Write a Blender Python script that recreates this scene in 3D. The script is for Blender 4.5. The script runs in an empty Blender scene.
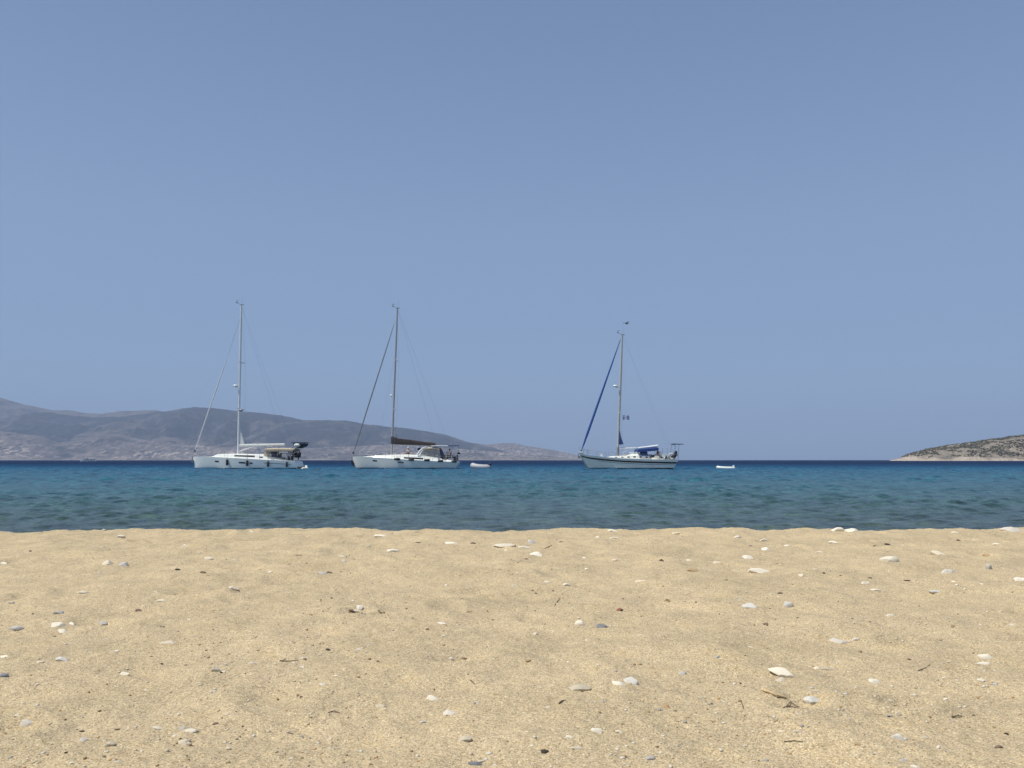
import bpy, bmesh, math, random
import numpy as np
from mathutils import Vector, Matrix, Euler

random.seed(7)
scene = bpy.context.scene
col = scene.collection
R = math.radians

# ------------------------------------------------------------------ camera
FPX = 775.0                      # focal length in pixels of a 1024 px wide frame
HORIZON = 460.0
cam_data = bpy.data.cameras.new("camera")
cam = bpy.data.objects.new("camera", cam_data)
col.objects.link(cam)
cam.location = (0.0, 0.0, 1.0)
cam.rotation_euler = (R(90), 0, 0)
cam_data.sensor_width = 36.0
cam_data.lens = FPX / 1024.0 * 36.0
cam_data.shift_y = (HORIZON - 384.0) / 1024.0
cam_data.clip_start = 0.05
cam_data.clip_end = 80000.0
scene.camera = cam

# ------------------------------------------------------------------ sky, sun, exposure
SUN_EL, SUN_AZ = R(62), R(-108)   # azimuth clockwise from +Y (out to sea)
world = bpy.data.worlds.new("World")
scene.world = world
world.use_nodes = True
wn, wl = world.node_tree.nodes, world.node_tree.links
wn.clear()
w_out = wn.new("ShaderNodeOutputWorld")
w_bg = wn.new("ShaderNodeBackground")
w_sky = wn.new("ShaderNodeTexSky")
w_sky.sky_type = 'NISHITA'
w_sky.sun_disc = False
w_sky.sun_elevation = SUN_EL
w_sky.sun_rotation = SUN_AZ % (2 * math.pi)
w_sky.altitude = 0
w_sky.air_density = 1.0
w_sky.dust_density = 1.2
w_sky.ozone_density = 1.0
w_bg.inputs["Strength"].default_value = 0.10
# summer haze evens the sky out: blend the clear Nishita sky with a milky gradient that depends on elevation only
w_tc = wn.new("ShaderNodeTexCoord")
w_sep = wn.new("ShaderNodeSeparateXYZ")
wl.new(w_tc.outputs["Generated"], w_sep.inputs[0])
w_ramp = wn.new("ShaderNodeValToRGB")
_el = w_ramp.color_ramp.elements
_el[0].position = 0.0; _el[0].color = (0.243, 0.380, 0.612, 1)
_el[1].position = 1.0; _el[1].color = (0.170, 0.205, 0.310, 1)
for _p, _c in ((0.10, (0.252, 0.384, 0.607)), (0.28, (0.248, 0.364, 0.577)), (0.50, (0.186, 0.276, 0.477))):
    _e = _el.new(_p); _e.color = (*_c, 1)
wl.new(w_sep.outputs["Z"], w_ramp.inputs[0])
w_gain = wn.new("ShaderNodeMixRGB")
w_gain.blend_type = 'MULTIPLY'; w_gain.inputs[0].default_value = 1.0
w_gain.inputs[2].default_value = (10.0, 10.0, 10.0, 1)
wl.new(w_ramp.outputs[0], w_gain.inputs[1])
w_tint = wn.new("ShaderNodeMixRGB")
w_tint.inputs[0].default_value = 0.80
wl.new(w_sky.outputs[0], w_tint.inputs[1])
wl.new(w_gain.outputs[0], w_tint.inputs[2])
wl.new(w_tint.outputs[0], w_bg.inputs["Color"])
wl.new(w_bg.outputs[0], w_out.inputs["Surface"])

sun_data = bpy.data.lights.new("sun", 'SUN')
sun_data.energy = 4.6
sun_data.angle = R(0.53)
sun_data.color = (1.0, 0.95, 0.87)
sun = bpy.data.objects.new("sun", sun_data)
col.objects.link(sun)
to_sun = Vector((math.cos(SUN_EL) * math.sin(SUN_AZ), math.cos(SUN_EL) * math.cos(SUN_AZ), math.sin(SUN_EL)))
sun.rotation_euler = (-to_sun).to_track_quat('-Z', 'Y').to_euler()
sun.location = (0, 0, 900)

scene.view_settings.view_transform = 'Standard'
scene.view_settings.look = 'None'
scene.view_settings.gamma = 1.0
scene.view_settings.use_curve_mapping = False
scene.view_settings.exposure = 0.0
scene.cycles.volume_bounces = 0

# ------------------------------------------------------------------ helpers
def _hash(ix, iy, seed):
    h = (ix.astype(np.int64) * 374761393 + iy.astype(np.int64) * 668265263 + seed * 1442695041) & 0xFFFFFFFF
    h = ((h ^ (h >> 13)) * 1274126177) & 0xFFFFFFFF
    h = h ^ (h >> 16)
    return (h & 0xFFFFFF) / float(0xFFFFFF)

def vnoise(x, y, seed=0):
    x = np.asarray(x, float); y = np.asarray(y, float)
    ix, iy = np.floor(x), np.floor(y)
    fx, fy = x - ix, y - iy
    fx = fx * fx * fx * (fx * (fx * 6 - 15) + 10)
    fy = fy * fy * fy * (fy * (fy * 6 - 15) + 10)
    a = _hash(ix, iy, seed); b = _hash(ix + 1, iy, seed)
    c = _hash(ix, iy + 1, seed); d = _hash(ix + 1, iy + 1, seed)
    return (a + (b - a) * fx) * (1 - fy) + (c + (d - c) * fx) * fy

def fbm(x, y, octaves=4, seed=0, gain=0.5, ridged=False):
    s, amp, tot = 0.0, 1.0, 0.0
    ca, sa = math.cos(0.6), math.sin(0.6)
    for k in range(octaves):
        n = vnoise(x, y, seed + k * 17)
        if ridged:
            n = 1 - np.abs(2 * n - 1)
        s = s + amp * n
        tot += amp
        amp *= gain
        x, y = (ca * x - sa * y) * 2.03 + 5.1, (sa * x + ca * y) * 2.03 + 9.7
    return s / tot

def grid_mesh(name, X, Y, Z, smooth=True):
    """rows x columns arrays -> one mesh"""
    nr, nc = X.shape
    me = bpy.data.meshes.new(name)
    v = np.stack([X, Y, Z], -1).reshape(-1, 3).astype(np.float32)
    idx = np.arange(nr * nc).reshape(nr, nc)
    q = np.stack([idx[:-1, :-1], idx[:-1, 1:], idx[1:, 1:], idx[1:, :-1]], -1).reshape(-1, 4).astype(np.int32)
    me.vertices.add(len(v)); me.vertices.foreach_set("co", v.ravel())
    me.loops.add(q.size); me.loops.foreach_set("vertex_index", q.ravel())
    me.polygons.add(len(q))
    me.polygons.foreach_set("loop_start", np.arange(0, q.size, 4, dtype=np.int32))
    me.polygons.foreach_set("loop_total", np.full(len(q), 4, dtype=np.int32))
    me.polygons.foreach_set("use_smooth", np.full(len(q), smooth))
    me.update(calc_edges=True)
    return me

def link(name, me, mat=None, parent=None, loc=(0, 0, 0), rot=(0, 0, 0)):
    o = bpy.data.objects.new(name, me)
    col.objects.link(o)
    if mat is not None:
        me.materials.append(mat)
    o.location = loc
    o.rotation_euler = rot
    if parent is not None:
        o.parent = parent
    return o

def tag(o, label=None, cat=None, group=None, kind=None):
    if label: o["label"] = label
    if cat: o["category"] = cat
    if group: o["group"] = group
    if kind: o["kind"] = kind
    return o

def empty(name, loc, rz=0.0):
    o = bpy.data.objects.new(name, None)
    o.empty_display_size = 0.2
    col.objects.link(o)
    o.location = loc
    o.rotation_euler = (0, 0, rz)
    return o

class MB:
    """collects shapes, links them as one mesh object"""
    def __init__(self):
        self.v, self.f = [], []
    def add(self, verts, faces):
        b = len(self.v)
        self.v += [tuple(p) for p in verts]
        self.f += [tuple(b + i for i in f) for f in faces]
        return self
    def box(self, c, size, rot=(0, 0, 0)):
        m = Euler(rot).to_matrix()
        hx, hy, hz = size[0] / 2, size[1] / 2, size[2] / 2
        vs = [Vector(c) + m @ Vector((sx * hx, sy * hy, sz * hz)) for sz in (-1, 1) for sy in (-1, 1) for sx in (-1, 1)]
        return self.add(vs, [(0, 2, 3, 1), (4, 5, 7, 6), (0, 1, 5, 4), (2, 6, 7, 3), (0, 4, 6, 2), (1, 3, 7, 5)])
    def tube(self, pts, radii, n=8, sy=1.0, caps=True):
        pts = [Vector(p) for p in pts]
        if not hasattr(radii, '__len__'):
            radii = [radii] * len(pts)
        vs, fs = [], []
        prev = None
        for i, p in enumerate(pts):
            d = (pts[min(i + 1, len(pts) - 1)] - pts[max(i - 1, 0)]).normalized()
            ref = Vector((0, 1, 0)) if abs(d.y) < 0.9 else Vector((1, 0, 0))
            a = d.cross(ref).normalized()
            b = d.cross(a).normalized()
            for k in range(n):
                t = 2 * math.pi * k / n
                vs.append(p + radii[i] * (math.cos(t) * a + sy * math.sin(t) * b))
        for i in range(len(pts) - 1):
            for k in range(n):
                fs.append((i * n + k, i * n + (k + 1) % n, (i + 1) * n + (k + 1) % n, (i + 1) * n + k))
        if caps:
            fs.append(tuple(range(n - 1, -1, -1)))
            fs.append(tuple((len(pts) - 1) * n + k for k in range(n)))
        return self.add(vs, fs)
    def ball(self, c, r, n=10, m=7, rot=(0, 0, 0)):
        mt = Euler(rot).to_matrix()
        vs, fs = [], []
        for j in range(m + 1):
            ph = math.pi * j / m
            for k in range(n):
                t = 2 * math.pi * k / n
                vs.append(Vector(c) + mt @ Vector((r[0] * math.sin(ph) * math.cos(t), r[1] * math.sin(ph) * math.sin(t), r[2] * math.cos(ph))))
        for j in range(m):
            for k in range(n):
                fs.append((j * n + k, (j + 1) * n + k, (j + 1) * n + (k + 1) % n, j * n + (k + 1) % n))
        return self.add(vs, fs)
    def sections(self, secs, cap=True, closed=True):
        """list of equally long point rings -> skin"""
        n = len(secs[0])
        vs = [p for s in secs for p in s]
        fs = []
        for i in range(len(secs) - 1):
            for k in range(n if closed else n - 1):
                fs.append((i * n + k, i * n + (k + 1) % n, (i + 1) * n + (k + 1) % n, (i + 1) * n + k))
        if cap and closed:
            fs.append(tuple(range(n - 1, -1, -1)))
            fs.append(tuple((len(secs) - 1) * n + k for k in range(n)))
        return self.add(vs, fs)
    def prism(self, poly, y0, y1):
        """polygon in x,z extruded along y"""
        n = len(poly)
        vs = [(p[0], y0, p[1]) for p in poly] + [(p[0], y1, p[1]) for p in poly]
        fs = [tuple(range(n)), tuple(range(2 * n - 1, n - 1, -1))]
        for k in range(n):
            fs.append((k, n + k, n + (k + 1) % n, (k + 1) % n))
        return self.add(vs, fs)
    def build(self, name, mat, parent=None, smooth=True, loc=(0, 0, 0), rot=(0, 0, 0)):
        me = bpy.data.meshes.new(name)
        me.from_pydata(self.v, [], self.f)
        bm = bmesh.new(); bm.from_mesh(me)
        bmesh.ops.remove_doubles(bm, verts=bm.verts, dist=1e-5)
        bmesh.ops.recalc_face_normals(bm, faces=bm.faces)
        bm.to_mesh(me); bm.free()
        if smooth:
            for p in me.polygons: p.use_smooth = True
            try:
                me.set_sharp_from_angle(angle=R(38))
            except Exception:
                pass
        return link(name, me, mat, parent, loc, rot)

# ------------------------------------------------------------------ materials
def nodes_of(name):
    m = bpy.data.materials.new(name)
    m.use_nodes = True
    nt = m.node_tree
    bsdf = nt.nodes["Principled BSDF"]
    return m, nt, bsdf

def ramp(nt, stops, interp='LINEAR'):
    r = nt.nodes.new("ShaderNodeValToRGB")
    r.color_ramp.interpolation = interp
    el = r.color_ramp.elements
    while len(el) > 1: el.remove(el[-1])
    el[0].position = stops[0][0]; el[0].color = (*stops[0][1], 1)
    for p, c in stops[1:]:
        e = el.new(p); e.color = (*c, 1)
    return r

def noise_node(nt, coord, scale, detail=4, rough=0.55, stretch=None, dim='3D'):
    if stretch:
        mp = nt.nodes.new("ShaderNodeMapping")
        mp.inputs["Scale"].default_value = stretch
        nt.links.new(coord, mp.inputs["Vector"])
        coord = mp.outputs[0]
    n = nt.nodes.new("ShaderNodeTexNoise")
    n.inputs["Scale"].default_value = scale
    n.inputs["Detail"].default_value = detail
    n.inputs["Roughness"].default_value = rough
    nt.links.new(coord, n.inputs["Vector"])
    return n

def mixc(nt, fac, a, b, mode='MIX'):
    m = nt.nodes.new("ShaderNodeMixRGB")
    m.blend_type = mode
    for sock, val in ((m.inputs[0], fac), (m.inputs[1], a), (m.inputs[2], b)):
        if isinstance(val, (int, float)): sock.default_value = val
        elif isinstance(val, tuple): sock.default_value = (*val, 1)
        else: nt.links.new(val, sock)
    return m.outputs[0]

def simple(name, c, rough=0.5, var=0.12, scale=3.0, metallic=0.0, bump=0.0, spec=0.5):
    """painted, woven or metal surface with slight uneven wear"""
    m, nt, b = nodes_of(name)
    tc = nt.nodes.new("ShaderNodeTexCoord").outputs["Object"]
    n = noise_node(nt, tc, scale, 5, 0.6)
    lo = tuple(max(0, x * (1 - var)) for x in c); hi = tuple(min(1, x * (1 + var)) for x in c)
    r = ramp(nt, [(0.3, lo), (0.7, hi)])
    nt.links.new(n.outputs["Fac"], r.inputs[0])
    nt.links.new(r.outputs[0], b.inputs["Base Color"])
    b.inputs["Roughness"].default_value = rough
    b.inputs["Metallic"].default_value = metallic
    b.inputs["Specular IOR Level"].default_value = spec
    if bump:
        bp = nt.nodes.new("ShaderNodeBump")
        bp.inputs["Strength"].default_value = bump
        bp.inputs["Distance"].default_value = 0.02
        nt.links.new(n.outputs["Fac"], bp.inputs["Height"])
        nt.links.new(bp.outputs[0], b.inputs["Normal"])
    return m

M = {}
M["gel_white"] = simple("white_gelcoat", (0.81, 0.83, 0.76), 0.25, 0.04)
M["gel_grey"] = simple("cool_white_gelcoat", (0.74, 0.735, 0.66), 0.25, 0.05)
M["gel_cream"] = simple("cream_gelcoat", (0.84, 0.81, 0.69), 0.3, 0.07)
M["deck"] = simple("deck_gelcoat", (0.78, 0.78, 0.75), 0.5, 0.05)
M["teak"] = simple("teak", (0.30, 0.19, 0.11), 0.6, 0.25, 8)
M["dark_wood"] = simple("dark_rail_wood", (0.022, 0.017, 0.016), 0.75, 0.3)
M["alu"] = simple("mast_aluminium", (0.70, 0.71, 0.70), 0.35, 0.06)
M["alu_grey"] = simple("grey_mast_aluminium", (0.36, 0.36, 0.36), 0.4, 0.08)
M["alu_beige"] = simple("weathered_mast_paint", (0.45, 0.44, 0.40), 0.5, 0.08)
M["steel"] = simple("stainless_steel", (0.55, 0.56, 0.57), 0.25, 0.05, metallic=0.8)
M["wire"] = simple("rigging_wire", (0.22, 0.23, 0.25), 0.4, 0.05, metallic=0.3)
M["black"] = simple("black_rubber", (0.015, 0.016, 0.018), 0.5, 0.2)
M["glass"] = simple("smoked_window", (0.015, 0.018, 0.022), 0.08, 0.1)
M["vinyl"] = simple("clear_vinyl", (0.22, 0.23, 0.21), 0.12, 0.25)
M["vinyl"].node_tree.nodes["Principled BSDF"].inputs["Alpha"].default_value = 0.32
M["fender"] = simple("fender_cover", (0.035, 0.042, 0.042), 0.8, 0.2)
M["sail_white"] = simple("white_sailcloth", (0.74, 0.73, 0.69), 0.8, 0.06)
M["sail_grey"] = simple("grey_sailcover", (0.19, 0.195, 0.195), 0.8, 0.1)
M["tan"] = simple("tan_canvas", (0.42, 0.36, 0.26), 0.85, 0.1)
M["brown"] = simple("dark_brown_canvas", (0.036, 0.029, 0.028), 0.85, 0.2)
M["blue"] = simple("blue_canvas", (0.016, 0.052, 0.19), 0.8, 0.15)
M["genoa"] = simple("blue_sail_strip", (0.018, 0.075, 0.27), 0.8, 0.12)
M["white_canvas"] = simple("white_canvas", (0.72, 0.73, 0.74), 0.8, 0.05)
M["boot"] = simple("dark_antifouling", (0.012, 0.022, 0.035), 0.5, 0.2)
M["panel"] = simple("solar_cells", (0.02, 0.025, 0.045), 0.15, 0.2)
M["tube_grey"] = simple("pale_inflatable_tube", (0.43, 0.44, 0.44), 0.5, 0.08)
M["floor_grey"] = simple("dinghy_floor", (0.25, 0.26, 0.27), 0.6, 0.1)
M["red"] = simple("red_cloth", (0.30, 0.035, 0.035), 0.85, 0.15)
M["navy"] = simple("navy_cloth", (0.02, 0.025, 0.06), 0.85, 0.15)
M["skin"] = simple("sunburnt_skin", (0.42, 0.23, 0.15), 0.55, 0.08)
M["hair"] = simple("dark_hair", (0.03, 0.02, 0.015), 0.6, 0.2)
M["orange"] = simple("lifebuoy_orange", (0.55, 0.14, 0.03), 0.6, 0.1)
M["feather"] = simple("dark_feathers", (0.06, 0.06, 0.065), 0.8, 0.2)

def stone_mat(name, c1, c2, vein, scale=40, rough=0.75):
    m, nt, b = nodes_of(name)
    tcn = nt.nodes.new("ShaderNodeTexCoord")
    oi = nt.nodes.new("ShaderNodeObjectInfo")
    add = nt.nodes.new("ShaderNodeVectorMath"); add.operation = 'ADD'
    sc = nt.nodes.new("ShaderNodeMath"); sc.operation = 'MULTIPLY'; sc.inputs[1].default_value = 37.0
    nt.links.new(oi.outputs["Random"], sc.inputs[0])
    nt.links.new(tcn.outputs["Object"], add.inputs[0]); nt.links.new(sc.outputs[0], add.inputs[1])
    n = noise_node(nt, add.outputs[0], scale, 6, 0.65)
    r = ramp(nt, [(0.32, c1), (0.62, c2)])
    nt.links.new(n.outputs["Fac"], r.inputs[0])
    n2 = noise_node(nt, add.outputs[0], scale * 2.3, 3, 0.5)
    r2 = ramp(nt, [(0.60, (0, 0, 0)), (0.70, (1, 1, 1))])
    nt.links.new(n2.outputs["Fac"], r2.inputs[0])
    c = mixc(nt, r2.outputs[0], r.outputs[0], vein)
    hsv = nt.nodes.new("ShaderNodeHueSaturation")
    mr = nt.nodes.new("ShaderNodeMapRange")
    mr.inputs["To Min"].default_value = 0.85; mr.inputs["To Max"].default_value = 1.12
    nt.links.new(oi.outputs["Random"], mr.inputs["Value"])
    nt.links.new(mr.outputs[0], hsv.inputs["Value"]); nt.links.new(c, hsv.inputs["Color"])
    nt.links.new(hsv.outputs[0], b.inputs["Base Color"])
    b.inputs["Roughness"].default_value = rough
    bp = nt.nodes.new("ShaderNodeBump"); bp.inputs["Strength"].default_value = 0.5; bp.inputs["Distance"].default_value = 0.003
    nt.links.new(n.outputs["Fac"], bp.inputs["Height"]); nt.links.new(bp.outputs[0], b.inputs["Normal"])
    return m

SM = {
    "white": stone_mat("white_marble", (0.68, 0.61, 0.46), (0.84, 0.78, 0.63), (0.52, 0.46, 0.34)),
    "cream": stone_mat("cream_limestone", (0.52, 0.45, 0.32), (0.70, 0.62, 0.46), (0.45, 0.37, 0.24)),
    "grey": stone_mat("grey_limestone", (0.42, 0.395, 0.345), (0.57, 0.54, 0.475), (0.60, 0.59, 0.55)),
    "blue": stone_mat("blue_grey_stone", (0.50, 0.48, 0.415), (0.64, 0.62, 0.545), (0.69, 0.66, 0.58)),
    "lilac": stone_mat("lilac_white_stone", (0.61, 0.55, 0.455), (0.77, 0.71, 0.605), (0.46, 0.42, 0.37)),
    "slate": stone_mat("slate", (0.15, 0.155, 0.165), (0.26, 0.27, 0.28), (0.34, 0.34, 0.34)),
    "tan": stone_mat("tan_stone", (0.38, 0.26, 0.13), (0.52, 0.37, 0.20), (0.30, 0.20, 0.10)),
    "brown": stone_mat("brown_stone", (0.15, 0.10, 0.07), (0.25, 0.18, 0.12), (0.10, 0.07, 0.05)),
    "red": stone_mat("terracotta", (0.26, 0.10, 0.06), (0.36, 0.16, 0.10), (0.20, 0.08, 0.05)),
    "dark": stone_mat("dark_debris", (0.025, 0.020, 0.016), (0.07, 0.055, 0.042), (0.04, 0.03, 0.02), rough=0.9),
    "wood": stone_mat("bleached_driftwood", (0.42, 0.30, 0.15), (0.60, 0.45, 0.25), (0.30, 0.20, 0.10), 60),
    "twig": stone_mat("dark_twig", (0.07, 0.05, 0.03), (0.15, 0.11, 0.07), (0.05, 0.035, 0.02), 60),
}

# sand
def sand_material():
    m, nt, b = nodes_of("coarse_sand")
    tc = nt.nodes.new("ShaderNodeTexCoord").outputs["Object"]
    L = nt.links
    # patches of finer and coarser sand, slightly pinker or greyer
    n1 = noise_node(nt, tc, 2.2, 6, 0.6)
    r1 = ramp(nt, [(0.30, (0.470, 0.392, 0.246)), (0.50, (0.530, 0.441, 0.281)), (0.70, (0.586, 0.482, 0.306))])
    L.new(n1.outputs["Fac"], r1.inputs[0])
    n2 = noise_node(nt, tc, 7.0, 5, 0.65)
    r2 = ramp(nt, [(0.35, (0.90, 0.90, 0.92)), (0.55, (1.0, 1.0, 1.0)), (0.72, (1.05, 1.02, 0.97))])
    L.new(n2.outputs["Fac"], r2.inputs[0])
    c = mixc(nt, 1.0, r1.outputs[0], r2.outputs[0], 'MULTIPLY')
    # individual grains of several minerals
    for sc, amt in ((360, 0.75), (150, 0.10)):
        v = nt.nodes.new("ShaderNodeTexVoronoi")
        v.inputs["Scale"].default_value = sc
        L.new(tc, v.inputs["Vector"])
        sep = nt.nodes.new("ShaderNodeSeparateColor")
        L.new(v.outputs["Color"], sep.inputs[0])
        g = ramp(nt, [(0.0, (0.42, 0.36, 0.32)), (0.10, (0.62, 0.58, 0.54)), (0.30, (0.88, 0.86, 0.83)),
                      (0.55, (1.04, 1.03, 1.0)), (0.75, (1.12, 1.02, 0.86)), (0.88, (1.25, 1.22, 1.22)), (0.97, (1.55, 1.6, 1.75))], 'CONSTANT')
        L.new(sep.outputs[0], g.inputs[0])
        c = mixc(nt, amt, c, g.outputs[0], 'MULTIPLY')
    L.new(c, b.inputs["Base Color"])
    b.inputs["Roughness"].default_value = 0.9
    b.inputs["Specular IOR Level"].default_value = 0.2
    nb = noise_node(nt, tc, 190, 4, 0.7)
    nb2 = noise_node(nt, tc, 28, 4, 0.6)
    bp2 = nt.nodes.new("ShaderNodeBump"); bp2.inputs["Strength"].default_value = 0.6; bp2.inputs["Distance"].default_value = 0.012
    L.new(nb2.outputs["Fac"], bp2.inputs["Height"])
    bp = nt.nodes.new("ShaderNodeBump"); bp.inputs["Strength"].default_value = 0.7; bp.inputs["Distance"].default_value = 0.0028
    L.new(nb.outputs["Fac"], bp.inputs["Height"]); L.new(bp2.outputs[0], bp.inputs["Normal"])
    L.new(bp.outputs[0], b.inputs["Normal"])
    return m
M["sand"] = sand_material()

def sea_material():
    m, nt, b = nodes_of("sea_water")
    L = nt.links
    tc = nt.nodes.new("ShaderNodeTexCoord").outputs["Object"]
    sep = nt.nodes.new("ShaderNodeSeparateXYZ"); L.new(tc, sep.inputs[0])
    # colour of the water over a bottom that gets deeper away from the shore (log of the distance)
    pn = noise_node(nt, tc, 0.05, 3, 0.5, (1.0, 0.35, 1.0))
    lg = nt.nodes.new("ShaderNodeMath"); lg.operation = 'LOGARITHM'; lg.inputs[1].default_value = 10
    L.new(sep.outputs["Y"], lg.inputs[0])
    off = nt.nodes.new("ShaderNodeMath"); off.operation = 'MULTIPLY_ADD'
    off.inputs[1].default_value = 0.22
    L.new(pn.outputs["Fac"], off.inputs[0]); L.new(lg.outputs[0], off.inputs[2])
    mr = nt.nodes.new("ShaderNodeMapRange")
    mr.inputs["From Min"].default_value = 1.0 + 0.11; mr.inputs["From Max"].default_value = 3.0 + 0.11
    L.new(off.outputs[0], mr.inputs["Value"])
    r = ramp(nt, [(0.00, (0.056, 0.084, 0.074)), (0.10, (0.048, 0.098, 0.096)), (0.20, (0.034, 0.108, 0.126)),
                  (0.33, (0.021, 0.110, 0.164)), (0.46, (0.016, 0.092, 0.172)), (0.55, (0.012, 0.060, 0.135)),
                  (0.66, (0.009, 0.028, 0.078)), (1.0, (0.008, 0.022, 0.066))])
    L.new(mr.outputs[0], r.inputs[0])
    # light and dark faces of ripples and chop, painted into the water colour
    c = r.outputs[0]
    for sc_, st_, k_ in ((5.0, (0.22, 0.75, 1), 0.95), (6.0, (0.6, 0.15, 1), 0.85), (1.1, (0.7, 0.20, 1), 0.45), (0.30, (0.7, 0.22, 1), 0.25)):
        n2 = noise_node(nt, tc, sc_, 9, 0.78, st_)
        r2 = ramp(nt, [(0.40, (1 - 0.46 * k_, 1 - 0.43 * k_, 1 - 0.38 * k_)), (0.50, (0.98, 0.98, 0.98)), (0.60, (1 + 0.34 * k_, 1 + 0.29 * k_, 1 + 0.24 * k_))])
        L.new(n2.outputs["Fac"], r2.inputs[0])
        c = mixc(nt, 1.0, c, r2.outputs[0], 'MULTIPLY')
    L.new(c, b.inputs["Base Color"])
    # ripples too small for the mesh; far away the mesh waves end and these carry on
    h1 = noise_node(nt, tc, 6.0, 4, 0.6, (0.55, 1.0, 1.0))
    h2 = noise_node(nt, tc, 1.0, 5, 0.6, (0.7, 0.35, 1.0))
    far = nt.nodes.new("ShaderNodeMapRange")
    far.inputs["From Min"].default_value = 25; far.inputs["From Max"].default_value = 140
    far.inputs["To Min"].default_value = 0.03; far.inputs["To Max"].default_value = 1.0
    L.new(sep.outputs["Y"], far.inputs["Value"])
    b2 = nt.nodes.new("ShaderNodeBump"); b2.inputs["Distance"].default_value = 0.35
    L.new(far.outputs[0], b2.inputs["Strength"]); L.new(h2.outputs["Fac"], b2.inputs["Height"])
    b1 = nt.nodes.new("ShaderNodeBump"); b1.inputs["Strength"].default_value = 0.55; b1.inputs["Distance"].default_value = 0.035
    L.new(h1.outputs["Fac"], b1.inputs["Height"]); L.new(b2.outputs[0], b1.inputs["Normal"])
    nt.nodes.remove(b)
    dif = nt.nodes.new("ShaderNodeBsdfDiffuse"); L.new(c, dif.inputs["Color"]); L.new(b1.outputs[0], dif.inputs["Normal"])
    glo = nt.nodes.new("ShaderNodeBsdfGlossy"); glo.inputs["Roughness"].default_value = 0.12; L.new(b1.outputs[0], glo.inputs["Normal"])
    fr = nt.nodes.new("ShaderNodeFresnel"); fr.inputs["IOR"].default_value = 1.333; L.new(b1.outputs[0], fr.inputs["Normal"])
    # chop too fine to resolve turns its steep faces to the viewer, so the mean mirror share drops with distance
    cap = nt.nodes.new("ShaderNodeMapRange"); cap.interpolation_type = 'SMOOTHSTEP'
    cap.inputs["From Min"].default_value = 8; cap.inputs["From Max"].default_value = 130
    cap.inputs["To Min"].default_value = 0.42; cap.inputs["To Max"].default_value = 0.06
    L.new(sep.outputs["Y"], cap.inputs["Value"])
    mn = nt.nodes.new("ShaderNodeMath"); mn.operation = 'MINIMUM'
    L.new(fr.outputs[0], mn.inputs[0]); L.new(cap.outputs[0], mn.inputs[1])
    mx = nt.nodes.new("ShaderNodeMixShader")
    L.new(mn.outputs[0], mx.inputs[0]); L.new(dif.outputs[0], mx.inputs[1]); L.new(glo.outputs[0], mx.inputs[2])
    L.new(mx.outputs[0], nt.nodes["Material Output"].inputs["Surface"])
    return m
M["sea"] = sea_material()

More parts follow.
